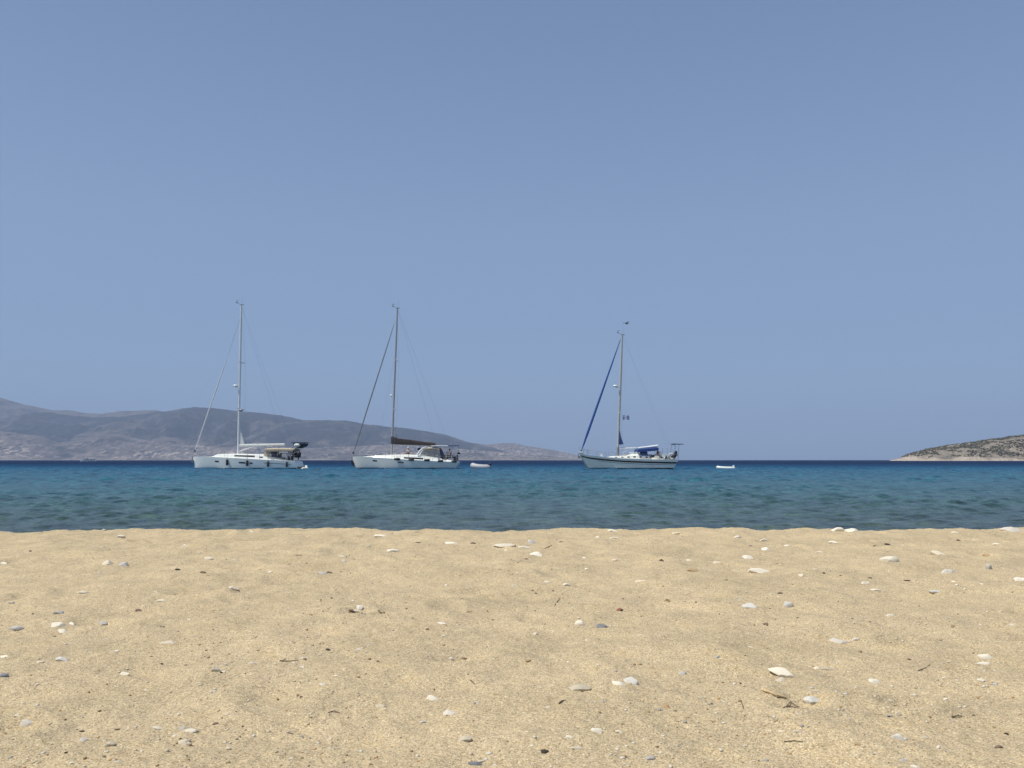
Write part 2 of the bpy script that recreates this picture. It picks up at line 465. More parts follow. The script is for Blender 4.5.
def hill_material(name, scrub, soil, rock, shore, zshore, s, zrock, cover=False):
    m, nt, b = nodes_of(name)
    L = nt.links
    geo = nt.nodes.new("ShaderNodeNewGeometry")
    tc = nt.nodes.new("ShaderNodeTexCoord").outputs["Object"]
    n1 = noise_node(nt, tc, s, 6, 0.62)
    r1 = ramp(nt, [(0.40, scrub), (0.56, soil)])
    at = nt.nodes.new("ShaderNodeAttribute"); at.attribute_name = "cover"
    bias = nt.nodes.new("ShaderNodeMath"); bias.operation = 'MULTIPLY_ADD'
    bias.inputs[1].default_value = -0.42 if cover else 0.0
    off_ = nt.nodes.new("ShaderNodeMath"); off_.operation = 'ADD'; off_.inputs[1].default_value = 0.21 if cover else 0.0
    L.new(n1.outputs["Fac"], off_.inputs[0])
    L.new(at.outputs["Fac"], bias.inputs[0]); L.new(off_.outputs[0], bias.inputs[2])
    L.new(bias.outputs[0], r1.inputs[0])
    n2 = noise_node(nt, tc, s * 7.0, 7, 0.75, (1.0, 0.26, 1.0))
    r2 = ramp(nt, [(0.48, (0, 0, 0)), (0.58, (1, 1, 1))])
    L.new(n2.outputs["Fac"], r2.inputs[0])
    n3 = noise_node(nt, tc, s * 0.7, 4, 0.6, (1.0, 0.5, 1.0))
    sep = nt.nodes.new("ShaderNodeSeparateXYZ"); L.new(tc, sep.inputs[0])
    mr = nt.nodes.new("ShaderNodeMapRange")          # bare rock on the low ground, scrub higher up
    mr.inputs["From Min"].default_value = zrock; mr.inputs["From Max"].default_value = zrock * 0.25
    mr.inputs["To Min"].default_value = 0.12; mr.inputs["To Max"].default_value = 1.0
    L.new(sep.outputs["Z"], mr.inputs["Value"])
    r3 = ramp(nt, [(0.38, (0.15, 0.15, 0.15)), (0.60, (1, 1, 1))])
    L.new(n3.outputs["Fac"], r3.inputs[0])
    f = nt.nodes.new("ShaderNodeMath"); f.operation = 'MULTIPLY'
    L.new(r2.outputs[0], f.inputs[0]); L.new(r3.outputs[0], f.inputs[1])
    f2 = nt.nodes.new("ShaderNodeMath"); f2.operation = 'MULTIPLY'
    L.new(f.outputs[0], f2.inputs[0]); L.new(mr.outputs[0], f2.inputs[1])
    if cover:
        inv = nt.nodes.new("ShaderNodeMapRange")
        inv.inputs["From Min"].default_value = 0.85; inv.inputs["From Max"].default_value = 0.35
        L.new(at.outputs["Fac"], inv.inputs["Value"])
        f3 = nt.nodes.new("ShaderNodeMath"); f3.operation = 'MULTIPLY'
        L.new(f2.outputs[0], f3.inputs[0]); L.new(inv.outputs[0], f3.inputs[1])
        f2 = f3
    c = mixc(nt, f2.outputs[0], r1.outputs[0], rock)
    ms = nt.nodes.new("ShaderNodeMapRange")
    ms.inputs["From Min"].default_value = zshore * 1.0; ms.inputs["From Max"].default_value = zshore * 0.45
    zz = nt.nodes.new("ShaderNodeMath"); zz.operation = 'MULTIPLY_ADD'; zz.inputs[1].default_value = -zshore * 4.0
    L.new(n3.outputs["Fac"], zz.inputs[0]); L.new(sep.outputs["Z"], zz.inputs[2])
    zz2 = nt.nodes.new("ShaderNodeMath"); zz2.operation = 'ADD'; zz2.inputs[1].default_value = zshore * 1.9
    L.new(zz.outputs[0], zz2.inputs[0])
    L.new(zz2.outputs[0], ms.inputs["Value"])
    crack = ramp(nt, [(0.40, (0.58, 0.56, 0.55)), (0.55, (1.0, 1.0, 1.0)), (0.7, (1.1, 1.1, 1.1))])
    L.new(n2.outputs["Fac"], crack.inputs[0])
    c = mixc(nt, ms.outputs[0], c, mixc(nt, 1.0, shore, crack.outputs[0], 'MULTIPLY'))
    L.new(c, b.inputs["Base Color"])
    b.inputs["Roughness"].default_value = 0.95
    b.inputs["Specular IOR Level"].default_value = 0.1
    bp = nt.nodes.new("ShaderNodeBump"); bp.inputs["Strength"].default_value = 0.8; bp.inputs["Distance"].default_value = 0.04 / s
    L.new(n2.outputs["Fac"], bp.inputs["Height"]); L.new(bp.outputs[0], b.inputs["Normal"])
    return m
M["hills"] = hill_material("rocky_hills", (0.024, 0.027, 0.031), (0.118, 0.100, 0.090), (0.50, 0.42, 0.36), (0.26, 0.225, 0.195), 6.0, 0.006, 230.0, True)
M["headland"] = hill_material("headland_rock", (0.14, 0.13, 0.105), (0.22, 0.19, 0.155), (0.36, 0.315, 0.265), (0.44, 0.385, 0.32), 4.2, 0.06, 38.0)

# ------------------------------------------------------------------ the beach
def sand_height(x, y):
    x = np.asarray(x, float); y = np.asarray(y, float)
    crest = 6.55 + 0.75 * (fbm(x * 0.55, y * 0 + 3.3, 3, 5) - 0.5)
    base = 0.40 + 0.012 * (fbm(x * 0.4, y * 0.4, 2, 2) - 0.5)
    slope = np.clip(y - crest, 0, None)
    z = base - 0.012 * slope - 0.115 * slope * slope / (slope + 0.35)
    z = z + 0.05 * (fbm(x * 1.9, y * 0.8 + 8.1, 4, 9) - 0.5) * np.clip((y - 4.5) / 1.5, 0, 1)
    z = z + 0.050 * (fbm(x * 1.7, y * 1.7, 3, 11) - 0.5)
    z = z + 0.044 * (fbm(x * 4.6, y * 4.6, 4, 12) - 0.5)
    # trodden hollows with a soft rim
    c = 0.42
    ix, iy = np.floor(x / c), np.floor(y / c)
    for ox in (-1, 0, 1):
        for oy in (-1, 0, 1):
            a, b_ = ix + ox, iy + oy
            qx = (a + 0.1 + 0.8 * _hash(a, b_, 301)) * c
            qy = (b_ + 0.1 + 0.8 * _hash(a, b_, 302)) * c
            ang = 3.14 * _hash(a, b_, 303)
            r = 0.055 + 0.065 * _hash(a, b_, 304)
            amp = np.where(_hash(a, b_, 305) < 0.62, 0.006 + 0.014 * _hash(a, b_, 306), 0.0)
            dx, dy = x - qx, y - qy
            e1, e2 = dx * np.cos(ang) + dy * np.sin(ang), (-dx * np.sin(ang) + dy * np.cos(ang)) * 1.7
            d = np.sqrt(e1 * e1 + e2 * e2) / r
            z = z + amp * (0.45 * np.exp(-((d - 1.55) / 0.5) ** 2) - np.exp(-d * d))
    return z

def sand_fine(x, y):
    return 0.0045 * (fbm(x * 26, y * 26, 3, 21) - 0.5) + 0.0035 * (vnoise(x * 120, y * 120, 31) - 0.5)

u = np.linspace(-1, 1, 1000)
rows = np.concatenate([np.array([-400, -150, -60, -25, -10, -4, -1.5, -0.3]),
                       np.geomspace(0.6, 1.2, 40)[:-1], np.geomspace(1.2, 7.6, 720)[:-1], np.linspace(7.6, 16, 80)])
half = 1.4 + 0.95 * np.clip(rows, 0.6, None)
Xs = half[:, None] * u[None, :]
Xs = Xs + np.sign(Xs) * np.clip(np.abs(u[None, :]) - 0.93, 0, None) ** 2 * 80000   # outermost columns run far along the shore
Ys = np.repeat(rows[:, None], len(u), 1)
Zs = sand_height(Xs, Ys) + sand_fine(Xs, Ys)
beach = link("beach", grid_mesh("beach", Xs, Ys, Zs), M["sand"])
tag(beach, "coarse golden sand beach", None, None, "structure")

def on_sand(px, py):
    """where the view ray through a photo pixel meets the sand"""
    dx, dz = (px - 512) / FPX, (HORIZON - py) / FPX
    ys = np.linspace(0.8, 9.0, 1200)
    below = 1.0 + dz * ys < sand_height(dx * ys, ys)
    k = int(np.argmax(below)) if below.any() else len(ys) - 1
    prev = float(ys[max(0, k - 1)])
    return dx * prev, prev, float(sand_height(dx * prev, prev))

# ------------------------------------------------------------------ the sea
def sea_height(x, y, dl):
    z = np.zeros_like(x)
    rng = np.random.RandomState(4)
    for lam in np.geomspace(0.11, 3.2, 84):
        ang = rng.normal(-math.pi / 2, 0.42 + 0.12 * min(1.5, lam))
        k = 2 * math.pi / lam
        ph = rng.uniform(0, 2 * math.pi)
        amp = 0.0084 * lam ** 0.85 * rng.uniform(0.6, 1.3)
        fade = np.clip((lam / dl - 3.0) / 4.0, 0, 1)
        w = np.sin(k * (math.cos(ang) * x + math.sin(ang) * y) + ph + 1.3 * (vnoise(x / lam * 0.15, y / lam * 0.25, int(lam * 100)) - 0.5) * 6)
        grown = 1.0 if lam < 0.5 else np.clip((y - 13 * lam) / (14 * lam), 0, 1)      # longer waves build up away from the sheltered shore
        z = z + fade * amp * w * grown
    # gust patches make some water rougher
    g = 0.55 + 0.9 * vnoise(x * 0.16, y * 0.22, 77)
    z = z * g
    return z + 0.10 * np.abs(z) * 4
rows = np.concatenate([np.geomspace(8.2, 110, 620)[:-1], np.geomspace(110, 13800, 130)])
half = np.minimum(6 + 0.95 * rows, 13600)
u = np.linspace(-1, 1, 1100)
Xw = half[:, None] * u[None, :]
Xw = Xw + np.sign(Xw) * np.clip(np.abs(u[None, :]) - 0.95, 0, None) ** 2 * (13600 - half[:, None]) / 0.0025
Yw = np.repeat(rows[:, None], len(u), 1)
dl = np.maximum(np.gradient(rows)[:, None], (half / 550)[:, None])
Zw = sea_height(Xw, Yw, dl)
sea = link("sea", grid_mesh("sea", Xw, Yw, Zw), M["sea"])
tag(sea, "blue green sea with small waves", None, None, "structure")

# ------------------------------------------------------------------ hills across the bay
def prof(px, pts):
    a = np.array(pts, float)
    return np.interp(px, a[:, 0], a[:, 1], left=a[0, 1], right=a[-1, 1])

gx = np.linspace(-9000, 1150, 1100)
gy = np.linspace(4300, 9000, 190)
GX, GY = np.meshgrid(gx, gy)
ridges = [
    (7900, 1500, 1300, [(-700, 60), (-200, 76), (-60, 72), (0, 63), (20, 57), (50, 51), (80, 48.5), (100, 47.5), (120, 49.5), (140, 50.5), (160, 49), (180, 46), (220, 30), (300, 8), (340, 0)]),
    (6900, 1500, 1300, [(-700, 50), (-150, 38), (0, 41), (25, 46), (41, 48), (60, 47), (95, 43), (120, 43.5), (150, 47), (180, 51.5), (195, 53), (221, 52), (262, 48), (303, 40.5), (328, 40.5), (344, 39.5), (385, 34.5), (405, 32.4), (446, 25.5), (467, 18.5), (487, 14), (508, 8), (530, 3), (556, 0)]),
    (7700, 1100, 900, [(420, 0), (440, 10), (467, 18), (487, 16), (500, 17), (512, 17.5), (528, 14), (549, 11), (570, 7), (585, 3), (600, 0)]),
    (5500, 900, 900, [(-700, 30), (-200, 38), (0, 30), (20, 27), (45, 24), (60, 14), (80, 5), (92, 0)]),
    (5900, 1000, 900, [(52, 0), (64, 14), (80, 23), (118, 27), (135, 22), (150, 20), (165, 24), (180, 22), (200, 16), (230, 14), (260, 18), (300, 12), (350, 14), (400, 16), (450, 12), (500, 8), (550, 4), (582, 0)]),
]
Zh = np.full_like(GX, -30.0); Ch = np.full_like(GX, 0.5)
wob = 500 * (fbm(GX / 1500, GY / 1500, 3, 50) - 0.5)
for (yr, wf, wb, pts) in ridges:
    px = 512 + FPX * GX / yr
    H = prof(px, pts) * yr / FPX
    cov = {7900: 0.40, 6900: 0.78, 7700: 0.22, 5500: 0.30, 5900: 0.45}[yr]
    H = H * (1 + 0.05 * (fbm(GX / 180, GY * 0 + yr, 3, 60) - 0.5))
    t = GY - yr
    t = t + wob * np.clip(np.abs(t) / 500, 0, 1)
    f = np.where(t < 0, 1 + t / wf, 1 - t / wb)
    f = np.clip(f, -0.3, 1)
    f = np.where(f > 0, f ** 1.15, f)
    n = fbm(GX / 420, GY / 420, 5, 70, 0.55, True) - 0.55
    Z = H * f + n * 0.50 * H * np.clip((1 - f) * f * 3.2, 0, 1)
    Z = Z - 0.16 * H * np.clip((1 - f) * f * 3.2, 0, 1) * (1 - np.abs(2 * vnoise(GX / 210 + 0.3 * n, GY / 900, 75 + int(yr)) - 1)) ** 3   # gullies
    Z = np.where(H < 4, Z - (4 - H) * 4, Z)
    Ch = np.where(Z > Zh, cov, Ch)
    Zh = np.maximum(Zh, Z)
Zh = Zh + 6 * (fbm(GX / 70, GY / 70, 3, 80) - 0.5) * np.clip(Zh / 40, 0, 1)
hills = link("hills", grid_mesh("hills", GX, GY, np.maximum(Zh, -0.85)), M["hills"])
_ca = hills.data.color_attributes.new("cover", 'FLOAT_COLOR', 'POINT')     # how much of the ground the evergreen scrub covers
Ch = Ch + 0.5 * (fbm(GX / 520, GY / 900, 3, 85) - 0.5)
_ca.data.foreach_set("color", np.stack([Ch, Ch, Ch, np.ones_like(Ch)], -1).reshape(-1).astype(np.float32))
tag(hills, "dry rocky hills fading into haze across the bay", None, None, "structure")

# ------------------------------------------------------------------ headland on the right
HY = 1000.0
gx = np.linspace(455, 1150, 420)
gy = np.linspace(850, 1350, 220)
GX, GY = np.meshgrid(gx, gy)
px = 512 + FPX * GX / np.maximum(GY, HY)
H = prof(px, [(870, -3), (886, -1), (892, 0.6), (900, 2.6), (905, 5), (917, 8.6), (930, 11.8), (950, 15.2), (975, 18.6), (990, 21.4), (1004, 23), (1024, 25.3), (1060, 29), (1120, 33), (1300, 30)]) * HY / FPX
t = GY - HY + 20 * (fbm(GX / 60, GY / 60, 3, 91) - 0.5)
f = np.where(t < 0, 1 + t / 95.0, 1 - t / 240.0)
f = np.clip(f, -0.4, 1)
f = np.where(f > 0, 1 - (1 - np.abs(f)) ** 1.7, f)
Zp = H * f + 2.6 * (fbm(GX / 17, GY / 17, 4, 92, 0.55, True) - 0.5) * np.clip(H / 8, 0, 1) * np.clip(f * 6, 0, 1)
Zp = Zp + 0.9 * (fbm(GX / 5, GY / 5, 2, 93) - 0.5)
Zp = np.where((H <= 0) | (f < -0.02), -0.85, Zp)
headland_z = lambda x, y: float(Zp[int(np.clip(round((y - gy[0]) / (gy[1] - gy[0])), 0, len(gy) - 1)), int(np.clip(round((x - gx[0]) / (gx[1] - gx[0])), 0, len(gx) - 1))])
headland = link("headland", grid_mesh("headland", GX, GY, np.maximum(Zp, -0.85)), M["headland"])
tag(headland, "low rocky headland with pale shore rocks and scrub", None, None, "structure")

# scrub covering the headland: nobody could count it
ico_bm = bmesh.new(); bmesh.ops.create_icosphere(ico_bm, subdivisions=1, radius=1.0)
ICO_V = np.array([v.co[:] for v in ico_bm.verts]); ICO_F = np.array([[v.index for v in f.verts] for f in ico_bm.faces])
ico_bm.free()
ico_bm = bmesh.new(); bmesh.ops.create_icosphere(ico_bm, subdivisions=3, radius=1.0)
ICO3_V = np.array([v.co[:] for v in ico_bm.verts]); ICO3_F = np.array([[v.index for v in f.verts] for f in ico_bm.faces])
ico_bm.free()

def scatter_mesh(name, centres, scales, colors, rng, V=ICO_V, F=ICO_F, jitter=0.25, smooth=True):
    n = len(centres)
    nv = len(V)
    base = np.repeat(V[None], n, 0) * (1 + jitter * (rng.rand(n, nv, 1) - 0.5) * 2)
    a = rng.uniform(0, 2 * math.pi, n)
    v = base * scales[:, None, :]
    ca, sa = np.cos(a)[:, None], np.sin(a)[:, None]
    v = np.stack([v[..., 0] * ca - v[..., 1] * sa, v[..., 0] * sa + v[..., 1] * ca, v[..., 2]], -1)
    v = v + centres[:, None, :]
    f = (F[None] + (np.arange(n) * nv)[:, None, None]).reshape(-1, 3).astype(np.int32)
    me = bpy.data.meshes.new(name)
    me.vertices.add(n * nv); me.vertices.foreach_set("co", v.reshape(-1).astype(np.float32))
    me.loops.add(f.size); me.loops.foreach_set("vertex_index", f.ravel())
    me.polygons.add(len(f))
    me.polygons.foreach_set("loop_start", np.arange(0, f.size, 3, dtype=np.int32))
    me.polygons.foreach_set("loop_total", np.full(len(f), 3, dtype=np.int32))
    me.polygons.foreach_set("use_smooth", np.full(len(f), smooth))
    me.update(calc_edges=True)
    ca_ = me.color_attributes.new("tone", 'FLOAT_COLOR', 'POINT')
    cc = np.concatenate([np.repeat(colors, nv, 0), np.ones((n * nv, 1))], 1).astype(np.float32)
    ca_.data.foreach_set("color", cc.ravel())
    return me

def tone_mat(name, rough=0.9, scale=20.0):
    m, nt, b = nodes_of(name)
    at = nt.nodes.new("ShaderNodeAttribute"); at.attribute_name = "tone"
    tc = nt.nodes.new("ShaderNodeTexCoord").outputs["Object"]
    n = noise_node(nt, tc, scale, 4, 0.6)
    r = ramp(nt, [(0.3, (0.8, 0.8, 0.8)), (0.7, (1.2, 1.2, 1.2))])
    nt.links.new(n.outputs["Fac"], r.inputs[0])
    nt.links.new(mixc(nt, 1.0, at.outputs["Color"], r.outputs[0], 'MULTIPLY'), b.inputs["Base Color"])
    b.inputs["Roughness"].default_value = rough
    b.inputs["Specular IOR Level"].default_value = 0.15
    return m
M["scrub"] = tone_mat("evergreen_scrub", 0.9, 0.8)
M["grit"] = tone_mat("mixed_grit", 0.8, 300)

rng = np.random.RandomState(12)
cs, ss, cc = [], [], []
while len(cs) < 15000:
    x, y = rng.uniform(500, 1000), rng.uniform(905, 1060)
    z = headland_z(x, y)
    if z < 4.0 + 3.0 * rng.rand(): continue
    if float(fbm(np.array([x / 14.0]), np.array([y / 14.0]), 3, 99)[0]) < 0.35 + 0.12 * rng.rand(): continue
    s = rng.uniform(0.4, 1.0)
    cs.append((x, y, z + 0.25 * s)); ss.append((s * rng.uniform(0.9, 1.5), s * rng.uniform(0.9, 1.5), s * rng.uniform(0.6, 1.0)))
    g = rng.uniform(0.7, 1.3)
    cc.append((0.078 * g, 0.078 * g, 0.058 * g))
shrubs = link("scrub", scatter_mesh("scrub", np.array(cs), np.array(ss), np.array(cc), rng, jitter=0.3), M["scrub"])
tag(shrubs, "dark olive scrub dotted over the headland", None, None, "stuff")

# ------------------------------------------------------------------ haze over the bay
hz = MB().box((0, 5500, 374), (28400, 17000, 750)).build("haze", None, None, smooth=False)
hm = bpy.data.materials.new("sea_haze"); hm.use_nodes = True
hn = hm.node_tree
hn.nodes.clear()
ho = hn.nodes.new("ShaderNodeOutputMaterial")
hv = hn.nodes.new("ShaderNodeVolumePrincipled")
hv.inputs["Color"].default_value = (0.56, 0.72, 1.0, 1)
hv.inputs["Density"].default_value = 0.000098
hv.inputs["Anisotropy"].default_value = 0.0
hn.links.new(hv.outputs[0], ho.inputs["Volume"])
hz.data.materials.append(hm)
tag(hz, "thin blue summer haze", None, None, "stuff")

# ------------------------------------------------------------------ yachts
S = 85.0 / FPX                    # metres that one photo pixel spans at the anchorage
WL = 469.2

class Boat:
    def __init__(self, name, cx, label, Y=87.0, group="sailing yachts anchored in the bay"):
        self.cx = cx
        self.root = empty(name, ((cx - 512) * Y / FPX, Y, 0.0))
        tag(self.root, label, "sailboat", group)
        self.k = Y / FPX
    def X(self, px): return (px - self.cx) * self.k
    def Z(self, py): return (WL - py) * self.k
    def P(self, px, py, y=0.0): return (self.X(px), y, self.Z(py))
    def hull(self, sheer, bow_wl, stern_wl, beam, mat, tumble=0.9, full=0.62, transom=0.75, n=40):
        """sheer: [(px, py)] bow to stern; the waterline ends are px"""
        a = np.array(sheer, float)
        self.x0, self.x1 = self.X(a[0, 0]), self.X(a[-1, 0])
        self.sx = np.array([self.X(p) for p in a[:, 0]]); self.sz = np.array([self.Z(p) for p in a[:, 1]])
        self.xw0, self.xw1 = self.X(bow_wl), self.X(stern_wl)
        self.beam, self.tumble, self.full, self.transom = beam, tumble, full, transom
        secs = []
        zl = [1.0, 0.8, 0.6, 0.4, 0.2, 0.0]
        for u in self.us(n):
            ring = []
            for side in (-1, 1):
                pts = [self.S(u, zf * self.zs(u), side) for zf in zl] + [self.S(u, -0.35, side), self.S(u, -0.6, side)]
                ring += pts if side == -1 else pts[::-1]
            secs.append(ring)
        self.hull_o = MB().sections(secs).build("hull", mat, self.root)
        return self.hull_o
    def us(self, n):
        return [0.5 - 0.5 * math.cos(math.pi * (i / n)) if i < n * 0.0 else (i / n) ** 1.25 for i in range(n + 1)]
    def xs(self, u): return self.x0 + (self.x1 - self.x0) * u
    def zs(self, u): return float(np.interp(self.xs(u), self.sx, self.sz))
    def bs(self, u):
        """half beam at the sheer"""
        if u < self.full:
            f = math.sin(math.pi / 2 * (u / self.full)) ** 0.78
        else:
            f = 1 - (1 - self.transom) * ((u - self.full) / (1 - self.full)) ** 2
        return self.beam / 2 * max(f, 0.012)
    def S(self, u, z, side, off=0.0):
        zs = self.zs(u)
        v = z / zs
        xw = self.xw0 + (self.xw1 - self.xw0) * u
        xsh = self.xs(u)
        if v >= 0:
            x = xw + (xsh - xw) * v
            bw = self.bs(u) * (self.tumble - 0.35 * max(0, 1 - u * 3.2))
            b = bw + (self.bs(u) - bw) * v ** 0.7
        else:
            x = xw + (-0.12 if u > 0.5 else 0.12) * abs(z)
            bw = self.bs(u) * (self.tumble - 0.35 * max(0, 1 - u * 3.2))
            b = bw * max(0.05, 1 + z * 1.3)
        return (x, side * (b + off), z)
    def band(self, name, zlo, zhi, u0, u1, mat, off=0.006, sides=(-1, 1), parent=None, n=24, rel=False, thick=0.0):
        """strip lying proud of the topsides; z as functions of u or numbers, rel = measured down from the sheer"""
        out = None
        for side in sides:
            mb = MB()
            secs = []
            for i in range(n + 1):
                u = u0 + (u1 - u0) * i / n
                a, b = (zlo, zhi) if not rel else (self.zs(u) + zlo, self.zs(u) + zhi)
                secs.append([self.S(u, a, side, off), self.S(u, (a + b) / 2, side, off + thick), self.S(u, b, side, off),
                             self.S(u, b, side, -0.03), self.S(u, a, side, -0.03)])
            out = mb.sections(secs).build(name, mat, parent or self.hull_o)
        return out
    def uof(self, px): return (self.X(px) - self.x0) / (self.x1 - self.x0)
    def deck(self, mat, drop=0.03, name="deck"):
        secs = []
        for i in range(31):
            u = 0.004 + 0.992 * i / 30
            z = self.zs(u) - drop
            x, b, _z = self.S(u, z, 1)
            b *= 0.97
            secs.append([(x, -b, z), (x, -b * 0.5, z + 0.05 * b), (x, 0, z + 0.07 * b), (x, b * 0.5, z + 0.05 * b), (x, b, z), (x, b, z - 0.06), (x, -b, z - 0.06)])
        self.deck_o = MB().sections(secs).build(name, mat, self.root)
        return self.deck_o
    def roof(self, name, prof_pts, mat, wb=0.62, wt=0.46, parent=None, zb=None):
        """prof_pts: [(px, py_top)] ; a rounded house standing on the deck"""
        secs = []
        self.roof_pts = prof_pts
        self.roof_w = (wb, wt)
        a = np.array(prof_pts, float)
        for p in np.linspace(a[0, 0], a[-1, 0], 26):
            zt = self.Z(float(np.interp(p, a[:, 0], a[:, 1])))
            u = min(max(self.uof(p), 0.02), 0.99)
            b = self.bs(u)
            z0 = (self.zs(u) - 0.05) if zb is None else zb
            zt = max(zt, z0 + 0.02)
            x = self.X(p)
            secs.append([(x, -b * wb, z0), (x, -b * (wb * .3 + wt * .7), z0 + (zt - z0) * .78), (x, -b * wt * 0.8, z0 + (zt - z0) * .97), (x, 0, zt),
                         (x, b * wt * 0.8, z0 + (zt - z0) * .97), (x, b * (wb * .3 + wt * .7), z0 + (zt - z0) * .78), (x, b * wb, z0)])
        return MB().sections(secs).build(name, mat, parent or self.root)
    def roof_window(self, p0, p1, f0, f1, mat, parent, name="window", off=0.012, slots=1):
        """dark window set on both flanks of the house; f = fraction of its height"""
        a = np.array(self.roof_pts, float); wb, wt = self.roof_w
        for side in (-1, 1):
            mb = MB()
            secs = []
            for i in range(9):
                p = p0 + (p1 - p0) * i / 8
                zt = self.Z(float(np.interp(p, a[:, 0], a[:, 1])))
                u = self.uof(p); b = self.bs(u); z0 = self.zs(u) - 0.05
                x = self.X(p)
                ring = []
                for f, o in ((f0, off), (f1, off), (f1, -0.05), (f0, -0.05)):
                    w = wb + (wt * .7 + wb * .3 - wb) * f / .78
                    ring.append((x, side * (b * w + o), z0 + (zt - z0) * f))
                secs.append(ring)
            mb.sections(secs)
            mb.build(name, mat, parent)
    def line(self, name, pts, r, mat, parent=None, n=6):
        return MB().tube(pts, r, n).build(name, mat, parent or self.root)
    def rails(self, p0, p1, count, h=0.62, mat=None, mid=True):
        """stanchions with two lifelines along both sides"""
        mat = mat or M["steel"]
        for side in (-1, 1):
            tops, mids = [], []
            for i in range(count):
                u = self.uof(p0 + (p1 - p0) * i / (count - 1))
                x, y, z = self.S(u, self.zs(u), side, -0.06)
                MB().tube([(x, y, z - 0.03), (x, y, z + h)], 0.016, 6).build("stanchion", mat, self.root)
                tops.append((x, y, z + h - 0.02)); mids.append((x, y, z + h * 0.5))
            self.line("lifeline", tops, 0.007, M["wire"], n=4)
            if mid: self.line("lifeline", mids, 0.006, M["wire"], n=4)
    def pulpit(self, name, px0, px1, h=0.62, mat=None, bow=True):
        mat = mat or M["steel"]
        mb = MB()
        n = 9
        u0, u1 = self.uof(px0), self.uof(px1)
        top = []
        for i in range(n):
            u = min(max(u0 + (u1 - u0) * i / (n - 1), 0.005), 0.995)
            top.append(self.S(u, self.zs(u), -1, -0.05))
        ring = [(x, y, z + h) for x, y, z in top]
        full = ring[::-1] + [(x, -y, z) for x, y, z in ring] if bow else ring + [(x, -y, z) for x, y, z in ring[::-1]]
        mb.tube(full, 0.018, 6)
        o = mb.build(name, mat, self.root)
        for i in (0, n // 2, n - 1):
            for sd in (1, -1):
                x, y, z = top[i]
                MB().tube([(x, sd * y, z - 0.03), (x, sd * y, z + h)], 0.016, 6).build("stanchion", mat, o)
        return o
    def mast(self, foot, head, r, mat, taper=0.7):
        self.foot, self.head = foot, head
        a, b = Vector(self.P(*foot)), Vector(self.P(*head))
        pts = [a.lerp(b, t) for t in (0, 0.3, 0.6, 0.85, 1)]
        self.mast_o = MB().tube(pts, [r, r, r, r * 0.9, r * taper], 12, 0.75).build("mast", mat, self.root)
        return self.mast_o
    def on_mast(self, py):
        t = (py - self.foot[1]) / (self.head[1] - self.foot[1])
        return Vector(self.P(*self.foot)).lerp(Vector(self.P(*self.head)), t)
    def spreader(self, py, length, mat, sweep=0.25, drop=0.08):
        c = self.on_mast(py)
        self.tips = getattr(self, "tips", [])
        for side in (-1, 1):
            tip = c + Vector((sweep, side * length, drop))
            MB().tube([c, tip], [0.05, 0.03], 8, 0.5).build("spreader", mat, self.mast_o)
            if side == -1: self.tips.append(tip)
    def shrouds(self, base_px, r=0.006):
        """cap shrouds over the spreader tips and a lower pair"""
        u = self.uof(base_px)
        head = self.on_mast(self.head[1] + 3)
        for side in (-1, 1):
            bx = Vector(self.S(u, self.zs(u), side, -0.08))
            pts = [bx] + [Vector((t.x, side * abs(t.y), t.z)) for t in sorted(self.tips, key=lambda t: t.z)] + [head]
            self.line("shroud", pts, r, M["wire"], n=5)
            low = min(self.tips, key=lambda t: t.z)
            self.line("shroud", [bx + Vector((0.35, 0, 0)), self.on_mast(self.foot[1] + (low.z - self.Z(self.foot[1])) / -self.k + 2)], r, M["wire"], n=5)
    def masthead(self, mat=None):
        h = Vector(self.P(*self.head))
        mb = MB().box(h + Vector((0.06, 0, 0.06)), (0.42, 0.10, 0.10))
        mb.build("masthead_crane", M["alu_grey"], self.mast_o)
        mb = MB().tube([h + Vector((0.1, 0.04, 0.1)), h + Vector((0.1, 0.04, 0.95))], 0.008, 5)
        mb.build("antenna", M["wire"], self.mast_o)
        mb = MB().tube([h + Vector((-0.1, 0, 0.1)), h + Vector((-0.5, 0, 0.28))], 0.015, 5)
        mb.tube([h + Vector((-0.5, 0, 0.28)), h + Vector((-0.5, 0, 0.5))], 0.015, 5)
        for t in range(3):
            a = t * 2.1
            mb.ball(h + Vector((-0.5 + 0.08 * math.cos(a), 0.08 * math.sin(a), 0.28)), (0.05, 0.05, 0.04), 6, 5)
        mb.prism([(h.x - 0.62, h.z + 0.46), (h.x - 0.36, h.z + 0.48), (h.x - 0.30, h.z + 0.56), (h.x - 0.36, h.z + 0.54)], -0.008, 0.008)
        mb.build("wind_instrument", M["black"], self.mast_o)
    def radar(self, px, py, mat):
        c = Vector(self.P(px, py))
        m_ = self.on_mast(py)
        mb = MB().ball(c, (0.26, 0.26, 0.13), 14, 8)
        o = mb.build("radar_dome", mat, self.mast_o)
        MB().tube([c + Vector((0, 0, -0.1)), m_ + Vector((0, 0, -0.22))], 0.035, 6).build("radar_bracket", M["alu_grey"], self.mast_o)
        return o
    def furled(self, pts, radii, mat, top, name="furled_jib"):
        o = MB().tube(pts, radii, 8).build(name, mat, self.root)
        d = Vector(pts[0])
        MB().tube([d + Vector((-0.05, 0, -0.16)), d + Vector((-0.02, 0, -0.04)), d], [0.13, 0.13, 0.06], 10).build("furler_drum", M["black"], o)
        self.line("forestay", [pts[-1], top], 0.012, M["wire"])
        return o

